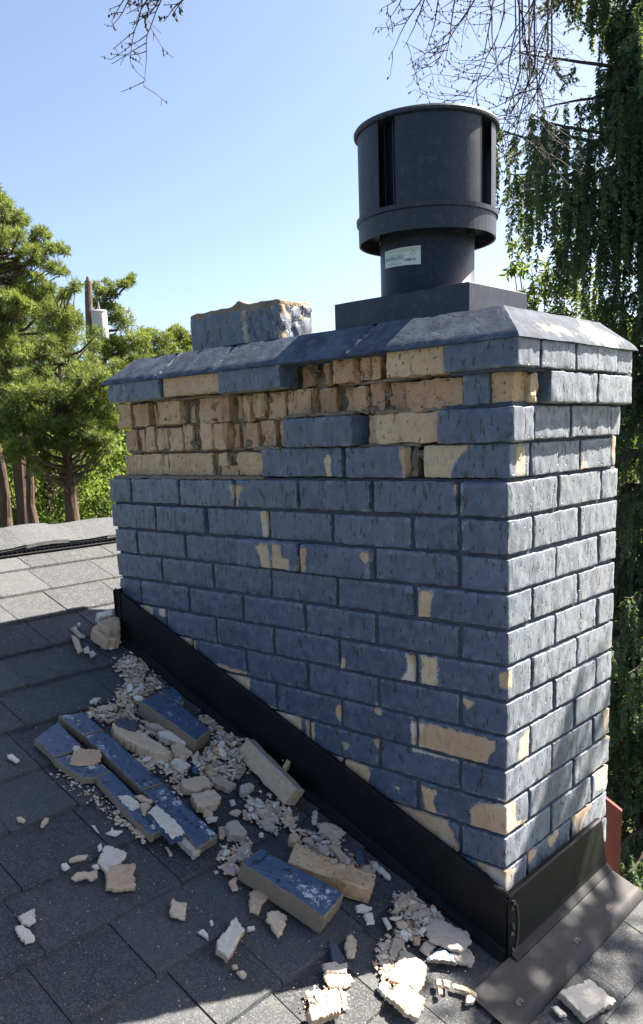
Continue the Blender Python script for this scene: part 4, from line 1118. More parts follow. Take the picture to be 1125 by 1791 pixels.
# left field
for lb, p, m, h in [('large cream kite shaped chip touching a squarer tan chip on the open shingles', c6((515,220),(548,222),(628,256),(590,312),(530,372),(480,302)), WT, .008),
    ('square tan chip overlapping the kite shaped chip', c6((525,322),(600,310),(668,308),(660,372),(668,430),(600,438),(520,430)), TT, .012),
    ('tiny white cube above the kite shaped chip', c6((480,222),(498,208),(504,236),(486,248)), WW, .007),
    ('pinkish spindle chip left of the kite shaped chip', c6((340,290),(385,268),(436,265),(420,288),(345,303)), TT, .006),
    ('white oval pebble below the pinkish spindle chip', c6((302,312),(325,306),(346,326),(322,342),(305,332)), WW, .007),
    ('peanut shaped tan chip left of the square tan chip', c6((352,375),(375,352),(430,350),(478,342),(482,372),(455,392),(420,378),(370,396)), TT, .006),
    ('small pale stub between the peanut chip and the kite shaped chip', c6((450,322),(478,312),(492,330),(468,338)), WW, .006),
    ('upper white flake of the touching pair at the far left', c6((87,570),(130,545),(172,525),(178,590),(150,615),(108,606)), WW, .005),
    ('lower white flake of the touching pair at the far left', c6((72,612),(108,608),(142,630),(172,672),(165,695),(125,706),(88,655)), WW, .005),
    ('tan chip with a pointed top alone right of centre on the shingles', c6((838,530),(848,478),(868,498),(920,500),(915,540),(912,582),(868,572),(838,560)), TT, .008),
    ('white triangle beside the greenish cream wedge', c6((970,645),(1000,630),(1026,660),(1028,686)), WW, .005),
    ('tiny tan splinter below the end of the longest blue slab', c6((813,224),(828,228),(850,270),(836,272)), TT, .004),
    ('star shaped white flake below the ragged blue slab', c6((520,160),(545,148),(550,130),(558,146),(606,150),(570,176)), WW, .004),
    ('thin white splinter left of the star shaped flake', c6((450,120),(465,124),(490,160),(478,154)), WW, .003),
    ('left of two small tan chips near the left border', c6((80,82),(105,76),(128,96),(115,108),(86,98)), TT, .005),
    ('right of two small tan chips near the left border', c6((205,105),(222,84),(242,84),(240,102),(210,132),(200,126)), TT, .005),
    ('white almond flake alone above the blue slabs', c1((588,695),(615,676),(665,675),(642,700),(598,713)), WW, .006),
    ('cream oval flake alone left of the blue slabs', c1((45,1052),(75,1045),(132,1085),(112,1102),(60,1075)), WT, .005),
    ('flat cream chip at the upper end of the pile beside the flashing', c1((785,450),(830,425),(872,420),(868,442),(812,468)), WT, .007),
    ('white curved fragment with dark side on the upper shingles', c1((465,218),(498,200),(510,235),(535,262),(560,276),(518,278),(490,245)), GG, .009),
    ('tan finger chip below the white curved fragment', c1((468,258),(500,275),(520,300),(540,368),(515,376),(492,330)), TT, .009),
    ('white torn chip right of the tan finger chip', c1((545,352),(578,335),(592,374),(558,380)), WW, .006),
    ('small cream square chip lowest of the upper group', c1((584,382),(610,362),(636,388),(600,413)), WT, .006),
    ('tiny white pebble on top of the upper group', c1((508,186),(526,180),(530,200),(514,206)), WW, .006)]:
    shard('brick_chip', lb, 'brick chip', p, m, h=h)
# pile at the upper left end of the flashing
shard('brick_block', 'cream broken brick block at the upper end of the flashing, lower of its stack', 'brick block', c1((602,228),(640,186),(720,190),(790,240),(785,290),(700,300),(645,262)), TT, h=.030)
shard('brick_block', 'flat tan brick piece on top of the stack at the upper end of the flashing', 'brick block', c1((640,182),(720,150),(790,132),(788,222),(715,238)), TT, h=.016, base=.034)
shard('mortar_flake', 'white mortar slab behind the stack at the upper end of the flashing', 'mortar block', c1((632,122),(700,100),(745,98),(745,132),(650,152)), WW, h=.022, base=.014)
shard('mortar_flake', 'white bent flake under the stack at the upper end of the flashing', 'mortar flake', c1((695,322),(730,318),(740,355),(715,352)), WW, h=.006)
shard('mortar_flake', 'thin white flake touching the foot of the upper flashing corner', 'mortar flake', c1((745,318),(795,302),(800,312),(760,332)), WW, h=.004)

# small chips in the pile: individuals that share a handful of shapes
proto = []
rp = random.Random(77)
for i in range(16):
    n = rp.choice((5, 6, 7)); L = rp.uniform(.010, .018); W_ = L * rp.uniform(.35, .8); th = rp.uniform(.002, .006)
    mb = MB(); V = []
    pts = [(L * math.cos(2 * math.pi * k / n + rp.uniform(-.35, .35)) * rp.uniform(.75, 1.1), W_ * math.sin(2 * math.pi * k / n + rp.uniform(-.3, .3)) * rp.uniform(.75, 1.1)) for k in range(n)]
    for z, s_ in ((0, .93), (th * .6, 1.04), (th, .85)):
        for (x, y) in pts: V.append((x * s_, y * s_, z + rp.uniform(-.0006, .0006)))
    V.append((0, 0, th * 1.1))
    F = [tuple(range(n))[::-1]] + [(r_ * n + k, r_ * n + (k + 1) % n, (r_ + 1) * n + (k + 1) % n, (r_ + 1) * n + k) for r_ in (0, 1) for k in range(n)] + [(2 * n + k, 2 * n + (k + 1) % n, 3 * n) for k in range(n)]
    mb.add(V, F); o = mb.build('chip_source', [TANCHIP, WHITECHIP, GREYCHIP][0 if i % 16 < 9 else 1 if i % 16 < 14 else 2]); proto.append(o.data); bpy.data.objects.remove(o)
MR = Matrix((RX, RY, RN)).transposed()
zones = [([c1((780,440),(870,415),(960,440),(960,490),(880,560),(840,530))], 12, .008, 'small pale chip in the thin start of the pile along the upper flashing', .8),
 ([c1((770,640),(880,560),(1010,535),(1060,600),(940,660),(880,740),(790,690))], 40, .018, 'small pale chip in the heap above the thick upper blue slab', 1.0),
 ([c1((570,770),(700,735),(880,720),(860,800),(720,830),(640,810))], 22, .010, 'small pale chip in the spill above the long cream broken brick', .9),
 ([c2((640,260),(740,270),(900,340),(880,400),(780,350),(690,310))], 12, .012, 'small chip under the edge of the thick upper blue slab', .8),
 ([c3((480,540),(560,500),(600,430),(680,430),(730,500),(720,600),(640,660),(520,640))], 52, .020, 'small pale chip in the thick heap left of the leaning half brick', .95),
 ([c3((560,350),(620,370),(640,410),(580,400),(500,345))], 8, .006, 'small white chip right beside the flashing below the thick upper slab', .7),
 ([c3((290,540),(350,560),(420,640),(420,720),(380,700),(330,600))], 10, .006, 'small chip along the right side of the longest blue slab', .8),
 ([c3((750,780),(830,770),(960,820),(990,880),(880,900),(760,850))], 22, .010, 'small pale chip in the cluster under the leaning half brick', .9),
 ([c4((500,225),(620,240),(700,300),(760,380),(840,420),(900,440),(880,460),(700,380),(560,310))], 26, .014, 'small chip heaped behind the bare tan brick', .8),
 ([c4((100,340),(220,290),(240,380),(170,440),(120,430))], 8, .008, 'small chip at the left end of the blue painted brick', .8),
 ([c5((540,130),(620,130),(740,210),(720,270),(640,340),(560,320),(550,220))], 26, .014, 'small pale chip in the pile near the bottom of the flashing', .9),
 ([c5((470,380),(540,360),(560,500),(500,560),(480,480))], 6, .004, 'small pale chip left of the grey triangular plate', .8),
 ([c5((130,640),(240,600),(260,650),(150,680))], 5, .004, 'small splinter beside the sunlit cream lump', .8),
 ([c2((180,500),(330,600),(500,760),(680,880),(640,880),(420,700),(230,560))], 14, .003, 'small crumb under the ragged edge of the broken blue slab', .5),
 ([c1((900,1070),(1090,1060),(1125,1110),(980,1110))], 6, .004, 'small chip below the long cream broken brick', .8)]
def inpoly(p, q):
    return in_sdf(p, q) > 0
for polys, cnt, hh, lb, sc_ in zones:
    q = polys[0]; xs_ = [a[0] for a in q]; ys_ = [a[1] for a in q]
    k = 0
    while k < cnt:
        x, y = rp.uniform(min(xs_), max(xs_)), rp.uniform(min(ys_), max(ys_))
        if not inpoly((x, y), q): continue
        k += 1
        lev = hh * rp.random() ** 1.4
        p = roofp(x, y, .0085 + lev)
        if p[1] > -.045 and p[0] > -1.22: continue
        o = bpy.data.objects.new('small_chip', rp.choice(proto)); COL.objects.link(o)
        s_ = sc_ * rp.uniform(.45, 1.15)
        tl_ = .15 + min(.7, lev * 45)
        R3 = MR @ Matrix.Rotation(rp.uniform(0, 6.28), 3, 'Z') @ Matrix.Rotation(rp.uniform(-tl_, tl_), 3, 'X') @ Matrix.Rotation(rp.uniform(-tl_, tl_), 3, 'Y')
        o.matrix_world = Matrix.Translation(Vector(p)) @ R3.to_4x4() @ Matrix.Scale(s_, 4)
        tag(o, lb, 'brick chip', 'chips: ' + lb[5:].strip())
# fine crumbs and dust: nobody could count them
mb = MB()
for i in range(4200):
    far_ = rp.random() > .86
    if not far_:
        q = rp.choice(zones)[0][0]; a, b = rp.choice(q), rp.choice(q); t = rp.random(); x = a[0] + (b[0] - a[0]) * t + rp.gauss(0, 7); y = a[1] + (b[1] - a[1]) * t + rp.gauss(0, 7)
    else:
        x, y = rp.uniform(0, 850), rp.uniform(1100, 1790)
    p = roofp(x, y, .0078)
    if p[1] > -.045 and p[0] > -1.22: continue
    s_ = rp.choice((.0008, .0012, .0018, .0026, .0038, .0050)) * (0.5 if x < 200 else 1); s_ = min(s_, .0011) if far_ else s_
    V = [p + RX * s_ * rp.uniform(.5, 1.4) * a + RY * s_ * rp.uniform(.5, 1.4) * b for a, b in ((-1, -1), (1, -1), (1, 1), (-1, 1))] + [p + RN * min(s_ * rp.uniform(.7, 1.6), .003)]
    mb.add(V, [(0, 1, 4), (1, 2, 4), (2, 3, 4), (3, 0, 4)], rp.choice((0, 0, 1)))
for i in range(1100):
    zq = rp.choice((1, 1, 1, 2, 4, 4, 4, 4, 7, 8, 8, 10, 10, 0)); q = zones[zq][0][0]
    xs_ = [a[0] for a in q]; ys_ = [a[1] for a in q]; x, y = rp.uniform(min(xs_), max(xs_)), rp.uniform(min(ys_), max(ys_))
    if in_sdf((x, y), q) < -4: continue
    p = roofp(x, y, .009 + zones[zq][2] * rp.random())
    if p[1] > -.045: continue
    L_ = rp.uniform(.004, .012); W_ = L_ * rp.uniform(.25, .6); a = rp.uniform(0, 6.28); tx_, ty_ = rp.uniform(-.5, .5), rp.uniform(-.5, .5)
    U = RX * math.cos(a) + RY * math.sin(a) + RN * tx_; W3 = -RX * math.sin(a) + RY * math.cos(a) + RN * ty_
    V = [p + U * L_ * u_ + W3 * W_ * v_ for u_, v_ in ((-1, rp.uniform(-.4, .4)), (-.3, -1), (.7, -.7), (1, .2), (.2, 1), (-.6, .8))]; V += [v_ - RN * .0016 for v_ in V]
    mb.add(V, [(0, 1, 2, 3, 4, 5), (11, 10, 9, 8, 7, 6)] + [(j, 6 + j, 6 + (j + 1) % 6, (j + 1) % 6) for j in range(6)], rp.choice((0, 0, 1)))
o = mb.build('brick_crumbs', [TANCHIP, WHITECHIP]); tag(o, 'fine pale crumbs of brick and mortar dusted over the shingles', 'crumbs', kind='stuff')

# ================================================================ VEGETATION
NR = np.random.default_rng(4)
def unit(a): return a / np.maximum(1e-9, np.linalg.norm(a, axis=-1, keepdims=True))
class Leaves:
    def __init__(s): s.P = []; s.U = []; s.W = []; s.T = []
    def add(s, p, u, w_, t): s.P.append(p); s.U.append(u); s.W.append(w_); s.T.append(np.broadcast_to(t, (len(p),)).astype(float))
    def build(s, name, mat, parent, shape='diamond'):
        P, U, W_, T = map(np.concatenate, (s.P, s.U, s.W, s.T)); n = len(P)
        org = wloc(parent) if parent is not None else np.zeros(3)
        P = P - org
        if shape == 'diamond': V = np.stack([P, P + U * .45 + W_ * .5, P + U, P + U * .45 - W_ * .5], 1).reshape(-1, 3)
        else: V = np.stack([P - W_ * .5, P + W_ * .5, P + U + W_ * .25, P + U - W_ * .25], 1).reshape(-1, 3)
        me = bpy.data.meshes.new(name); me.vertices.add(4 * n); me.vertices.foreach_set('co', V.ravel())
        me.loops.add(4 * n); me.loops.foreach_set('vertex_index', np.arange(4 * n))
        me.polygons.add(n); me.polygons.foreach_set('loop_start', np.arange(n) * 4); me.polygons.foreach_set('loop_total', np.full(n, 4))
        me.materials.append(mat)
        a = me.attributes.new('tint', 'FLOAT', 'POINT'); a.data.foreach_set('value', np.clip(np.repeat(T, 4), 0, 1))
        me.update(); me.validate()
        o = bpy.data.objects.new(name, me); COL.objects.link(o)
        if parent is not None: o.parent = parent
        return o
def rdir(n): return unit(NR.normal(size=(n, 3)))
def perp(u):
    r_ = rdir(len(u)); return unit(np.cross(u, r_))
BARK = plain('pine_bark', (0.070, 0.046, 0.036, 1), .95, .75, 9, 1.0, .03, stretch=(1, 1, .25))
BARKD = plain('dark_bark', (0.04, 0.032, 0.028, 1), .95, .4, 6, 1.0, .03, stretch=(1, 1, .25))
PINE = leaf_mat('pine_needles', (0.022, 0.052, 0.022, 1), (0.22, 0.27, 0.055, 1), .3)
SPRUCE = leaf_mat('spruce_needles', (0.040, 0.075, 0.060, 1), (0.10, 0.16, 0.095, 1), .38)
BROAD = leaf_mat('broad_leaves', (0.035, 0.085, 0.018, 1), (0.17, 0.24, 0.045, 1), .45)
def tufts(L, centers, nn, ln, wd, tint, up=.35):
    for c_, t_ in zip(centers, tint):
        d = unit(rdir(nn) + np.array([0, 0, up])); k = NR.uniform(.6, 1.1, (nn, 1)) * ln
        L.add(c_ + d * k * .12, d * k, perp(d) * wd * .85, np.clip(t_ + NR.uniform(-.15, .15, nn), 0, 1))
def pine(label, base_px, hd, height_top_px, blobs, tr, group, needle=.12, density=1.0, lean=0, trunk_to=None, tuft_n=32, dens_r=.12, yellow=0.0):
    """blobs: (px, py, radius px, squash, depth offset)"""
    b = atH(base_px[0], base_px[1], hd); z0 = gz(b[0], b[1])
    b = np.array([b[0], b[1], z0]); t = atH(height_top_px[0], height_top_px[1], hd)
    root = empty('pine_tree', b, label, 'pine tree', group)
    mt = MB(); n = 12
    pts = [b + (t - b) * (i / (n - 1)) + np.array([.12 * nz((i * .5, hd, 1)), .12 * nz((i * .5, hd, 4)), 0]) * (1 if i else 0) - (np.array([0, 0, .3]) if i == 0 else 0) for i in range(n)]
    rad = [tr * (1 - .93 * i / (n - 1)) + (.08 if i == 0 else 0) + .02 * abs(nz((i, hd, 2))) for i in range(n)]
    tube(mt, pts, rad, 10)
    L = Leaves()
    scale = hd / FPX / .93
    for (px, py, rp_, sq, dz) in blobs:
        c_ = atH(px, py, hd + dz); R_ = rp_ * (hd + dz) / FPX
        # limb from the trunk to this clump, starting a little lower
        zt = c_[2] - abs(np.linalg.norm((c_ - t)[:2])) * .25 - .2
        f = np.clip((zt - b[2]) / (t[2] - b[2]), .05, .97); k = f * (n - 1); i0 = int(k); a = pts[i0] + (pts[min(i0 + 1, n - 1)] - pts[i0]) * (k - i0)
        mid = (a + c_) / 2 + np.array([0, 0, -.12]) + NR.normal(size=3) * .06
        lr = max(.018, min(.07, R_ * .09)) 
        tube(mt, [a, a * .45 + mid * .55, mid, c_ * .6 + mid * .4, c_], [lr * 1.3, lr * 1.1, lr, lr * .6, lr * .25], 5)
        m_ = max(8, int(density * 10.5 * (R_ / dens_r) ** 2 * (.6 + sq)))
        d = rdir(m_); rr_ = NR.uniform(.35, 1.0, (m_, 1)) ** .6
        cc = c_ + d * rr_ * R_ * np.array([1, 1, sq])
        for q in cc[:: 5]: tube(mt, [c_ * .7 + q * .3 + np.array([0, 0, -.03]), q], [lr * .3, .006], 4, cap=False)
        tufts(L, cc, tuft_n, needle, .012 * (hd / 13), NR.uniform(.05, .75, m_) + .25 * d[:, 2] + yellow, .3)  # upper tufts get a lighter yellow-green tint: top light painted into each clump
    mt.build('trunk', BARK, root); L.build('crown', PINE, root)
    return root
bl = lambda s_: [tuple(x) for x in s_]
random.seed(8)
def jitter(bs, k, spread):
    out = []
    for b_ in bs:
        out.append(b_)
        for _ in range(k):
            out.append((b_[0] + random.gauss(0, b_[2] * spread), b_[1] + random.gauss(0, b_[2] * spread * .7), b_[2] * random.uniform(.3, .55), b_[3], b_[4] + random.uniform(-.5, .5)))
    return out
# tallest pine at the left border
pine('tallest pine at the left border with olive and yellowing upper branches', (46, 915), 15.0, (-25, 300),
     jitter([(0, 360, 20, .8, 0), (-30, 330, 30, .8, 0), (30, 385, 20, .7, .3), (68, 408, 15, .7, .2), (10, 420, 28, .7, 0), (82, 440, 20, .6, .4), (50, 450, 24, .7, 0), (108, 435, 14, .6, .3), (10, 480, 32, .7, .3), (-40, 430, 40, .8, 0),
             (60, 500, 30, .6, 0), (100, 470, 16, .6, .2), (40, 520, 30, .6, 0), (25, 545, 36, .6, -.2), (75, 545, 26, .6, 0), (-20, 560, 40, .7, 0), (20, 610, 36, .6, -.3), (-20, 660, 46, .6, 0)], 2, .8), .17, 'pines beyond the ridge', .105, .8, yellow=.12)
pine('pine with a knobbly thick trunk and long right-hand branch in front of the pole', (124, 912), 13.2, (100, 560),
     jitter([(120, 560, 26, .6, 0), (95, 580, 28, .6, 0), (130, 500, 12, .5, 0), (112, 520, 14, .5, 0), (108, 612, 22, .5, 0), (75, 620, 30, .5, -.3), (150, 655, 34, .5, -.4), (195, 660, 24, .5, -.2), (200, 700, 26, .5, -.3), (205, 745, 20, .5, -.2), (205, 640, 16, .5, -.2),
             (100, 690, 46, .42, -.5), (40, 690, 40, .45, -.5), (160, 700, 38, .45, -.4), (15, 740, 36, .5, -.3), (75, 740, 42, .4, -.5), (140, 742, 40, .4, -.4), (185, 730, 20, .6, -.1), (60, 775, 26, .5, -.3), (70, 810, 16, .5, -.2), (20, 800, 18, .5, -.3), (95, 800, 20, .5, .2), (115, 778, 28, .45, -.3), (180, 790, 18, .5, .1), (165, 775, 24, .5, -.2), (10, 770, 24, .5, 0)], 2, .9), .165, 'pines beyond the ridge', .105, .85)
pine('slim leaning pine trunk cut by the left border', (12, 905), 15.5, (-30, 560), [(-30, 600, 46, .6, 0), (-50, 680, 46, .6, 0)], .12, 'pines beyond the ridge', .1, .4)
pine('slender pine just right of the tallest one, with a straight grey trunk', (60, 915), 14.2, (36, 640), [(40, 660, 26, .5, 0), (30, 720, 34, .5, 0), (52, 790, 16, .5, 0), (60, 815, 10, .6, 0)], .12, 'pines beyond the ridge', .1, .6)
# hazier pines further back
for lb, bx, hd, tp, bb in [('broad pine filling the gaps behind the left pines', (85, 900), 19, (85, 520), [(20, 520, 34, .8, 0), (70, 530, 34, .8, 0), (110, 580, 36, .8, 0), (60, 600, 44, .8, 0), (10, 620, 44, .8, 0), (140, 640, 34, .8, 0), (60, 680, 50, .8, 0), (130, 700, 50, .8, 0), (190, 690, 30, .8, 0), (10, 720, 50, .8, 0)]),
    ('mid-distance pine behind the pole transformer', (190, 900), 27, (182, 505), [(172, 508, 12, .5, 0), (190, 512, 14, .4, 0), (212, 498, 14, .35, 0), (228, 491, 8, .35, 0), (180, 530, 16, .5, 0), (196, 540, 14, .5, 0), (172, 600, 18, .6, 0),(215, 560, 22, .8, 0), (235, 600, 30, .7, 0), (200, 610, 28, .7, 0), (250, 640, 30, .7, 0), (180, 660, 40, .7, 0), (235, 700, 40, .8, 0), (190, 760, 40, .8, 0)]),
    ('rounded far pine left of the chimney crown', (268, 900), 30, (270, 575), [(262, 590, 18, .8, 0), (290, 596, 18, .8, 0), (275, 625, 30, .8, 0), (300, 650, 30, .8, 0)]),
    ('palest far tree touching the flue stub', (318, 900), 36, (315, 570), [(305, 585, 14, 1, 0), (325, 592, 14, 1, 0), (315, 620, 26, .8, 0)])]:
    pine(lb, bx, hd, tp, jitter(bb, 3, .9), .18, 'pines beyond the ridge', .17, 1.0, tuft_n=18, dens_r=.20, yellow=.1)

def shrub(name, label, cat, c_, rx, ry, rz, n, leaf, mat, group=None, stems=6, base=None, tint=.5, hollow=.3):
    b = np.array([c_[0], c_[1], gz(c_[0], c_[1]) if base is None else base])
    root = empty(name, b, label, cat, group)
    mt = MB()
    for i in range(stems):
        e = np.array(c_) + rdir(1)[0] * np.array([rx, ry, rz]) * .7
        s0 = b + np.array([NR.uniform(-.15, .15), NR.uniform(-.15, .15), -.1]); m_ = s0 * .5 + e * .5 + rdir(1)[0] * .15
        tube(mt, [s0, m_, e], [.03, .02, .006], 5)
    mt.build('stem', BARKD, root)
    L = Leaves(); k = max(8, n // 60)
    cl = rdir(k) * NR.uniform(hollow, 1, (k, 1)) ** .5 * np.array([rx, ry, rz]) + np.array(c_)
    for q in cl:
        m_ = 60; d = rdir(m_) * NR.uniform(.1, 1, (m_, 1)) * min(rx, rz) * .33
        u = unit(rdir(m_) + np.array([0, 0, -.3])) * leaf * NR.uniform(.6, 1.2, (m_, 1))
        L.add(q + d, u, perp(u) * leaf * .45, np.clip(tint + NR.uniform(-.35, .35) + NR.uniform(-.2, .2, m_), 0, 1))
    L.build('foliage', mat, root)
    return root
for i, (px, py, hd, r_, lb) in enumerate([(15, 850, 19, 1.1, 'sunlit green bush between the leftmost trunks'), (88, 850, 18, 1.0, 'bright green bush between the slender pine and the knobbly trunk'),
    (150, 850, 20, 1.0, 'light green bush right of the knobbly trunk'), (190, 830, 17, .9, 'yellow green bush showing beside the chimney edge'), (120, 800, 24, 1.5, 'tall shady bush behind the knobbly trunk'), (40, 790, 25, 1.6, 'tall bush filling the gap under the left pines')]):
    c_ = atH(px, py, hd); shrub('leafy_bush', lb, 'bush', c_, r_, r_, r_ * 1.1, 3400, .13, BROAD, 'bushes under the pines', tint=.42 if i < 4 else .15)  # leaf tint lowered to paint in the shade, most on the back bushes
# far wood closing the view
Lf = Leaves(); mf = MB()
for k in range(150):
    a = math.radians(-100 + 130 * k / 149); R_ = NR.uniform(46, 60); x = C[0] + math.sin(a) * R_; y = C[1] + math.cos(a) * R_
    hgt = NR.uniform(1.6, 3.2) + (1.2 if a < -.75 else 0); zc = gz(x, y)
    m_ = 260; d = rdir(m_) * np.array([2.6, 2.6, hgt]); q = np.array([x, y, zc + hgt * .6]) + d * NR.uniform(.5, 1, (m_, 1))
    u = rdir(m_) * .8; Lf.add(q, u, perp(u) * .55, np.clip(NR.uniform(.1, .5) + NR.uniform(-.2, .2, m_), 0, 1))
o = Lf.build('far_wood', BROAD, None); tag(o, 'far belt of woodland closing the view beyond the gardens', 'woodland', kind='stuff')

# ---- utility pole with transformer
pb = atH(170, 905, 25.0); pt = atH(154, 492, 25.0); pb[2] = gz(pb[0], pb[1])
pole = empty('utility_pole', pb, 'dark wooden utility pole carrying a pale grey transformer can', 'utility pole')
WOOD = plain('weathered_pole_wood', (0.10, 0.075, 0.06, 1), .9, .35, 4, .6, .01, stretch=(1, 1, .1))
mb = MB(); tube(mb, [pb - np.array([0, 0, .5]), pb * .5 + pt * .5, pt], [.155, .125, .095], 12)
tube(mb, [pt - np.array([0, 0, .1]), pt + np.array([0, 0, .12])], [.1, .03], 8)
mb.build('pole', WOOD, pole)
tcx = atH(175, 569, 24.9); mb = MB(); hcan = .36
TR = plain('transformer_grey', (0.42, 0.43, 0.42, 1), .45, .08, 3)
lathe(mb, tcx[0], tcx[1], [(.001, tcx[2] - hcan), (.19, tcx[2] - hcan), (.215, tcx[2] - hcan + .03), (.215, tcx[2] + hcan - .03), (.225, tcx[2] + hcan - .02), (.225, tcx[2] + hcan), (.20, tcx[2] + hcan + .03), (.001, tcx[2] + hcan + .06)], n=24)
can = mb.build('transformer', TR, pole, smooth=False)
mb = MB(); topc = tcx + np.array([0, 0, hcan + .04])
tube(mb, [topc, topc + np.array([0, 0, .10]), topc + np.array([0, 0, .22])], [.05, .035, .02], 8)
bu = mb.build('bushing', plain('porcelain', (0.2, 0.19, 0.18, 1), .3), None); sub(can, bu)
mb = MB(); hd_ = (tcx - pt); 
for dz in (-.2, .18):
    a_ = tcx + np.array([0, 0, dz]); p_ = pb + (pt - pb) * ((a_[2] - pb[2]) / (pt[2] - pb[2])); tube(mb, [p_, a_], [.03, .03], 6)
mb.build('bracket', BLACK, pole)
mb = MB(); a_ = topc + np.array([0, 0, .2]); tube(mb, [a_, a_ * .5 + pt * .5 + np.array([0.0, 0, -.15]), pt - np.array([0, 0, .15])], [.008] * 3, 4)
wl = pt + (atH(-200, 520, 25) - pt); tube(mb, [pt - np.array([0, 0, .05]), pt * .5 + wl * .5 - np.array([0, 0, .25]), wl], [.008] * 3, 4)
mb.build('wire', BLACK, pole)
# low reddish fence far left
mb = MB(); fa_, fb_ = atH(-40, 885, 20), atH(112, 905, 20)
fnc = empty('garden_fence', (fa_ + fb_) / 2, 'low reddish brown wooden fence between the pine trunks', 'fence')
for i in range(26):
    p_ = fa_ + (fb_ - fa_) * i / 25; z0_ = gz(p_[0], p_[1]) - .05; zt_ = p_[2] + .25 - (i * .004)
    d_ = unit((fb_ - fa_)[None])[0] * .055
    quadbox(mb, [p_ - d_ + [0, 0, z0_ - p_[2]], p_ + d_ + [0, 0, z0_ - p_[2]], p_ + d_ + [0, 0, zt_ - p_[2]], p_ - d_ + [0, 0, zt_ - p_[2]]], .025, (FW[0], FW[1], 0))
mb.build('picket_panel', plain('red_brown_fence', (0.16, 0.06, 0.035, 1), .85, .3, 8), fnc)
mb = MB()
for i in range(0, 26, 5):
    p_ = fa_ + (fb_ - fa_) * i / 25 + np.array([-.06, .06, 0]); tube(mb, [(p_[0], p_[1], gz(p_[0], p_[1]) - .1), (p_[0], p_[1], p_[2] + .3)], .05, 6)
mb.build('post_row', plain('fence_post_wood', (0.13, 0.06, 0.04, 1), .85), fnc)

# ---- weeping spruce on the right
SD = 6.6
sb = atH(1190, 700, SD); sb[2] = gz(sb[0], sb[1])
spr = empty('weeping_spruce', sb, 'dark weeping spruce with curtains of hanging branchlets right of the chimney', 'spruce tree')
mt = MB(); L = Leaves()
stt = sb + np.array([.0, 0, 9.0]); n = 14
tube(mt, [sb + (stt - sb) * i / 13 + np.array([.04 * math.sin(i), .04 * math.cos(i * 1.3), 0]) for i in range(14)], [.19 - .011 * i for i in range(14)], 10)
def needles(p0, p1, sag, n, ln, wd, tint, body=.018):
    t = NR.uniform(0, 1, n); p0 = np.array(p0); p1 = np.array(p1)
    q = p0 + (p1 - p0) * t[:, None] + np.array([0, 0, -1]) * (sag * (t * (1 - t) * 4))[:, None]
    ax = unit((p1 - p0)[None])[0]
    d = unit(perp(np.broadcast_to(ax, (n, 3))) + ax * .8); k = NR.uniform(.6, 1.15, (n, 1)) * ln * (1 - .35 * t[:, None])
    L.add(q, d * k, perp(d) * wd, np.clip(tint + NR.uniform(-.2, .2, n), 0, 1))
def bough(zb, az, length, droop, rise=0.0, dn=.45, tint=.35, dens=1.0, zoff=0):
    length += .14 if length > .3 else 0; dens *= .64
    a0 = sb + np.array([0, 0, zb - sb[2]]); dr = np.array([math.sin(az), math.cos(az), 0])
    pts = []; N_ = 9
    for i in range(N_ + 1):
        t = i / N_; pts.append(a0 + dr * length * t + np.array([0, 0, rise * t - droop * t * t + .12 * t ** 4 * length]) + NR.normal(size=3) * .012)
    tube(mt, pts, [max(.004, .018 * (1 - i / N_) + .004) for i in range(N_ + 1)], 5)
    side = np.cross(dr, [0, 0, 1])
    for i in range(N_):
        for _ in range(int(5 * dens) + 1):
            t = NR.uniform(0, 1); p = pts[i] + (pts[i + 1] - pts[i]) * t; tt = (i + t) / N_
            if tt < .12: continue
            sl_ = NR.uniform(-1, 1) * .30 * length * (1 - tt * .6) * .5
            e = p + side * sl_ + dr * abs(sl_) * .5 + np.array([0, 0, -.05 - abs(sl_) * .25])
            needles(p, e, .02, int(40 + 160 * abs(sl_)), .040, .012, tint)
            ln_ = dn * NR.uniform(.45, 1.2) * (1.1 - tt * .35)
            e2 = e + np.array([NR.normal() * .04, NR.normal() * .04, -ln_]); needles(e, e2, .0, int(300 * ln_ + 16), .040, .013, tint + NR.uniform(-.12, .12))
            if NR.random() < .5:
                m_ = e + (e2 - e) * NR.uniform(.2, .7); e3 = m_ + np.array([NR.normal() * .09, NR.normal() * .09, -ln_ * .3]); needles(m_, e3, 0, int(150 * ln_ + 10), .040, .013, tint)
def az_px(px): d = ray(px, 700); return math.atan2(d[0], d[1])
# direction across the picture towards the left
LEFT = math.atan2(-RT[0], -RT[1])
def z_px(py): return atH(1100, py, SD)[2]
bough(z_px(250), LEFT + .05, 1.32, .10, .05, .62, .3, 1.5)
bough(z_px(262), LEFT - .35, 1.15, .16, .05, .62, .3, 1.3)
bough(z_px(285), LEFT + .35, 1.05, .12, .0, .70, .3, 1.3)
bough(z_px(330), LEFT - .1, .75, .2, .0, .75, .25, 1.5)
bough(z_px(390), LEFT + .3, .75, .2, .0, .65, .25, 1.3)
bough(z_px(150), LEFT + .1, .42, .15, .05, .42, .3, 1.1); bough(z_px(125), LEFT - .1, 1.05, .05, -.05, .16, .3, .22)
bough(z_px(60), LEFT + .2, .55, .0, .1, .32, .3, 1.0); bough(z_px(10), LEFT - .05, .80, .0, .05, .26, .3, 1.0)
bough(z_px(-60), LEFT + .2, .80, .1, .1, .36, .3, 1.1); bough(z_px(200), LEFT - .5, .6, .2, .05, .5, .3, 1.2)
for k in range(30): bough(z_px(-60 + k * 13), LEFT + random.uniform(-1.2, 1.2), random.uniform(.22, .5), .1, .05, random.uniform(.3, .45), random.uniform(.2, .45), 1.2)
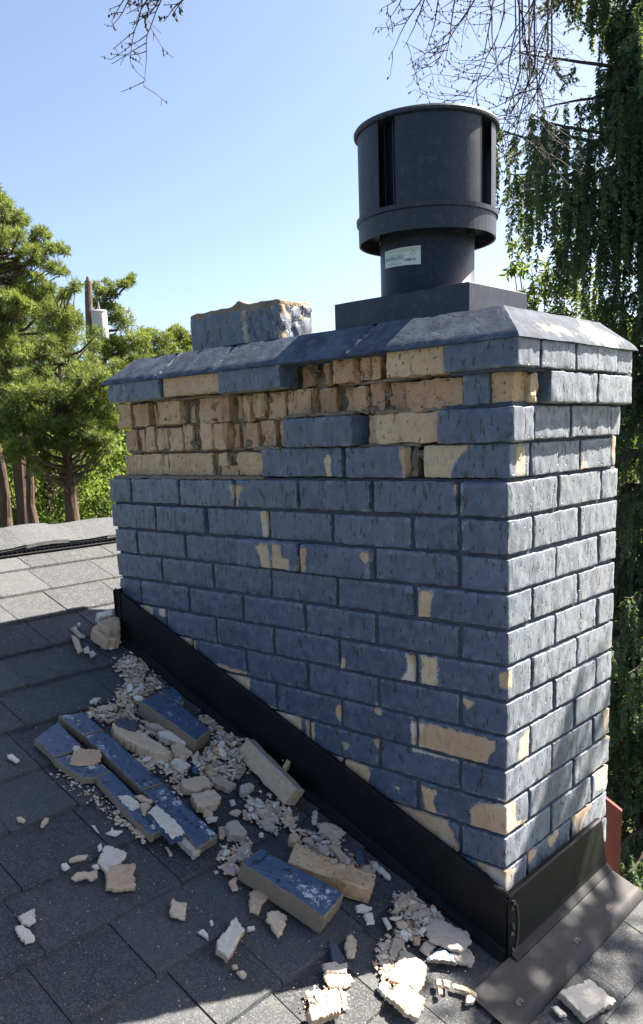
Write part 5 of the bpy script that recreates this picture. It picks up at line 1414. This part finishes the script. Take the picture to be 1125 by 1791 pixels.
for k in range(26):
    zz_ = z_px(240 + k * 54 + random.uniform(-20, 20)); a_ = LEFT + random.uniform(-1.3, 1.3)
    ln_ = random.uniform(.35, .6) + .006 * k; bough(zz_, a_, ln_, .15, 0, random.uniform(.3, .5), random.uniform(.2, .55), .9)
for k in range(24):
    bough(sb[2] + random.uniform(2, 8.6), random.uniform(0, 6.28), random.uniform(.6, 1.2), .2, 0, .5, .35, .6)
for k in range(22):
    bough(z_px(620 + k * 55), LEFT + random.uniform(-.5, .5), random.uniform(.45, .62), .18, 0, .3, random.uniform(.3, .7), 1.0)
for k in range(10):
    bough(z_px(1000 + k * 60), LEFT + random.uniform(-.8, .8), random.uniform(.5, .9), .2, 0, .35, random.uniform(.3, .7), .9)
mt.build('trunk', BARKD, spr); L.build('crown', SPRUCE, spr)
print('spruce quads', sum(len(p) for p in L.P))
# leafy broad shrub under the spruce curtain
def willow_shrub(label, spots, hd, leaf, tint, dens=1.0, base_px=1060):
    b = atH(base_px, 700, hd); b[2] = gz(b[0], b[1])
    root = empty('leafy_shrub', b, label, 'shrub'); mt = MB(); L = Leaves()
    for (px, py, r_) in spots:
        c_ = atH(px, py, hd); R_ = r_ * hd / FPX
        tube(mt, [b, b * .4 + c_ * .6 + np.array([0, 0, -.2]), c_], [.03, .015, .004], 5)
        for _ in range(max(2, int(9 * dens * (r_ / 30) ** 1.3))):
            a = c_ + rdir(1)[0] * R_ * .5; e = a + unit((rdir(1) + np.array([0, 0, .25])))[0] * R_ * .9
            tube(mt, [a, a * .5 + e * .5 + np.array([0, 0, .02]), e], [.005, .004, .002], 4, cap=False)
            m_ = 16; t = NR.uniform(.1, 1, (m_, 1)); u = unit(rdir(m_) + unit((e - a)[None]) * .6 + np.array([0, 0, -.5])) * leaf * NR.uniform(.6, 1.2, (m_, 1))
            L.add(a + (e - a) * t, u, perp(u) * leaf * .28, np.clip(tint + NR.uniform(-.3, .3, m_), 0, 1))
    mt.build('stem', BARKD, root); L.build('foliage', BROAD, root)
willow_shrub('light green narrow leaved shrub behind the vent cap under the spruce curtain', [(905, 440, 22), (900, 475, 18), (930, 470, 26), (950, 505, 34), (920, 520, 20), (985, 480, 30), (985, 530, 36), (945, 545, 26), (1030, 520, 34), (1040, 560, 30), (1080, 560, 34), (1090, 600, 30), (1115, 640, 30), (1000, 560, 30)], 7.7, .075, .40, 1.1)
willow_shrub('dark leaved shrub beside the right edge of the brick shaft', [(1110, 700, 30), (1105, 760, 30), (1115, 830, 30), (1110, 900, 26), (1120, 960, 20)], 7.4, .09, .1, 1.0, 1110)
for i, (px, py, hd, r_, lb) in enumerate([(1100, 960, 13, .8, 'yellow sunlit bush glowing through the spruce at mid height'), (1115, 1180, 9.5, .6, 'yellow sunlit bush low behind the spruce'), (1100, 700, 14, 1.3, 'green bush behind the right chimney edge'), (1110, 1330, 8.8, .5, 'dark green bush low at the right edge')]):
    c_ = atH(px, py, hd); shrub('leafy_bush', lb, 'bush', c_, r_, r_, r_, 2600, .13, BROAD, 'bushes behind the spruce', tint=(.95, .9, .5, .1)[i])  # high tints paint yellow sunlight into the leaves of the first two bushes
# red board wall seen behind the lower right of the chimney
ra, rb_ = atH(1058, 1385, 2.62), atH(1090, 1420, 2.62); rz = gz(ra[0], ra[1])
mb = MB(); redp = plain('weathered_red_paint', (0.11, 0.032, 0.024, 1), .8, .35, 14, .4, .003, stretch=(1, 1, .2))
red = empty('shed', (ra[0], ra[1], rz), 'red painted board corner of a shed glimpsed behind the lower chimney', 'shed')
d_ = unit((rb_ - ra)[None] * [1, 1, 0])[0]; nn_ = np.array([-d_[1], d_[0], 0]); nn_ = nn_ if nn_ @ FW > 0 else -nn_
wd_ = np.linalg.norm((rb_ - ra)[:2]); o_ = ra - d_ * wd_ * 8
for i in range(9):
    p_ = ra - d_ * wd_ * (8 - i) ; zt_ = ra[2] - (.02 if i == 8 else 0) - 0
    q_ = p_ + d_ * (wd_ - .003)
    V = [(p_[0], p_[1], rz - .1), (q_[0], q_[1], rz - .1), (q_[0], q_[1], rb_[2] if i == 8 else zt_), (p_[0], p_[1], zt_)]
    quadbox(mb, V, .02, -nn_)
mb.build('board_wall', redp, red)
mb = MB(); 
V = [ra - d_ * wd_ * 8.2 + [0, 0, -.02], ra + d_ * -1.2 * wd_ + [0, 0, -.02], ra - d_ * wd_ * 1.2 + nn_ * .3 + [0, 0, -.02], ra - d_ * wd_ * 8.2 + nn_ * .3 + [0, 0, -.02]]
quadbox(mb, V, .02, (0, 0, 1)); mb.build('roof', redp, red)

# ---- bare twigs hanging into the top of the picture
TW = plain('bare_twig_bark', (0.035, 0.028, 0.03, 1), .8, .3, 30)
def twig_tree(label, limb_px, hd, strands, seed, r0=.0042, lo=None):
    rg = random.Random(seed)
    a, b = atH(limb_px[0][0], limb_px[0][1], hd), atH(limb_px[1][0], limb_px[1][1], hd)
    root = empty('hanging_branch', (a + b) / 2, label, 'branch'); ml = MB()
    tube(ml, [a + [0, 0, .9], a + [0, 0, .25], a * .6 + b * .4 + np.array([0, 0, .05]), b], [.045, .035, .022, .010], 7)
    ml.build('limb', TW, root)
    cur_ = [None]
    def strand(px, py, L_, dirx, r_, lvl, dd=None):
        q = [(px, py)]; n = max(5, int(L_ / 14)); dx = dirx; x, y = px, py
        cur = rg.uniform(-.03, .03)
        for i in range(n):
            dx += rg.gauss(0, .10) + cur; s_ = L_ / n
            up_ = 1 - .9 * max(0, (i / n - .75)) * 3 if lvl == 0 and rg.random() < .8 else 1
            x += s_ * math.sin(dx); y += s_ * math.cos(dx) * up_; q.append((x, y))
        top_ = dd is None
        if top_: dd = hd + rg.uniform(-.12, .12)
        P = [atH(u, v, dd) for i, (u, v) in enumerate(q)]
        if top_:
            f_ = min(1, max(0, (px - limb_px[0][0]) / (limb_px[1][0] - limb_px[0][0]))); lm = a * (1 - f_) + b * f_
            tube(cur_[0], [lm, lm * .4 + P[0] * .6, P[0]], [r_ * 1.1, r_, r_], 4, cap=False)
        ms = cur_[0]; tube(ms, P, [max(.0011, r_ * (1 - .8 * i / n)) for i in range(n + 1)], 4, cap=False)
        for i in range(1, n + 1):
            if lvl < 2 and rg.random() < (.62 if lvl == 0 else .35):
                strand(q[i][0], q[i][1], L_ * rg.uniform(.16, .38), dx + rg.choice((-1, 1)) * rg.uniform(.5, 1.2), r_ * .55, lvl + 1, dd)
            if rg.random() < .18:   # buds
                lump_ = P[i]; tube(ms, [lump_ - [0, 0, .006], lump_, lump_ + [0, 0, .006]], [.001, .0038, .001], 5, cap=False)
    for (px, py, L_, dx, k) in strands:
        for _ in range(k):
            cur_[0] = MB(); strand(px + rg.gauss(0, 10), py + rg.uniform(-20, 8), L_ * rg.uniform(.6, 1.08), dx + rg.gauss(0, .12), r0, 0)
            cur_[0].build('twig', TW, root)
twig_tree('small bunch of bare hanging twigs at the upper left of the sky', ((215, -80), (330, -40)), 3.6,
          [(262, -20, 130, .02, 1), (300, -30, 245, -.06, 1), (262, -20, 75, -.75, 2), (240, -20, 90, -.55, 2), (300, -20, 80, -.6, 2), (320, -10, 70, -.75, 2), (262, -10, 40, .1, 1)], 5, .0034)
twig_tree('wide curtain of bare budded twigs hanging above and behind the vent cap', ((700, -60), (1010, -70)), 4.6,
          [(730, -20, 90, -.75, 2), (750, -20, 150, -.35, 2), (790, -20, 170, -.2, 2), (830, -20, 190, -.25, 2), (860, -20, 230, -.1, 2), (900, -20, 270, -.12, 2), (940, -10, 300, -.15, 3), (985, 0, 320, -.30, 3), (970, 100, 240, -.35, 3), (930, 130, 210, -.2, 3), (900, 60, 230, -.1, 2)], 12, .0042)

# ---- neighbouring tree whose low branch dapples the foot of the chimney (out of view to the right)
nb = np.array([2.6, 4.6, 0.0]); nb[2] = gz(nb[0], nb[1])
ntree = empty('maple_tree', nb, 'leafy tree right of the view whose low branch shades the chimney foot', 'tree')
mt = MB(); tp = nb + np.array([0, 0, 6.5])
tube(mt, [nb - [0, 0, .2], nb * .5 + tp * .5, tp], [.16, .12, .04], 9)
L = Leaves(); sv = np.array([.41, 1.0, 1.29])
for (P_, k_, r_, m_) in [((.05, .27, -.86), 2.0, .15, 90), ((.10, .12, -.95), 2.1, .15, 90), ((.16, .34, -1.0), 2.2, .18, 110), ((.2, .1, -1.0), 2.2, .14, 40)]:
    c_ = np.array(P_) + sv * k_
    tube(mt, [tp * .35 + nb * .65, (tp * .35 + nb * .65) * .4 + c_ * .6 + np.array([0, 0, .1]), c_], [.035, .018, .004], 5)
    d = rdir(m_) * NR.uniform(0, 1, (m_, 1)) ** .5 * r_; u = rdir(m_) * .075
    L.add(c_ + d, u, perp(u) * .05, NR.uniform(.2, .8, m_))
for k in range(60):
    c_ = tp + rdir(1)[0] * np.array([1.6, 1.0, 1.3]) * NR.uniform(.3, 1) + [1.2, .8, .6]; m_ = 90; d = rdir(m_) * NR.uniform(.1, 1, (m_, 1)) * .38; u = rdir(m_) * .11
    L.add(c_ + d, u, perp(u) * .08, NR.uniform(.2, .8, m_))
mt.build('trunk', BARKD, ntree); L.build('crown', BROAD, ntree)
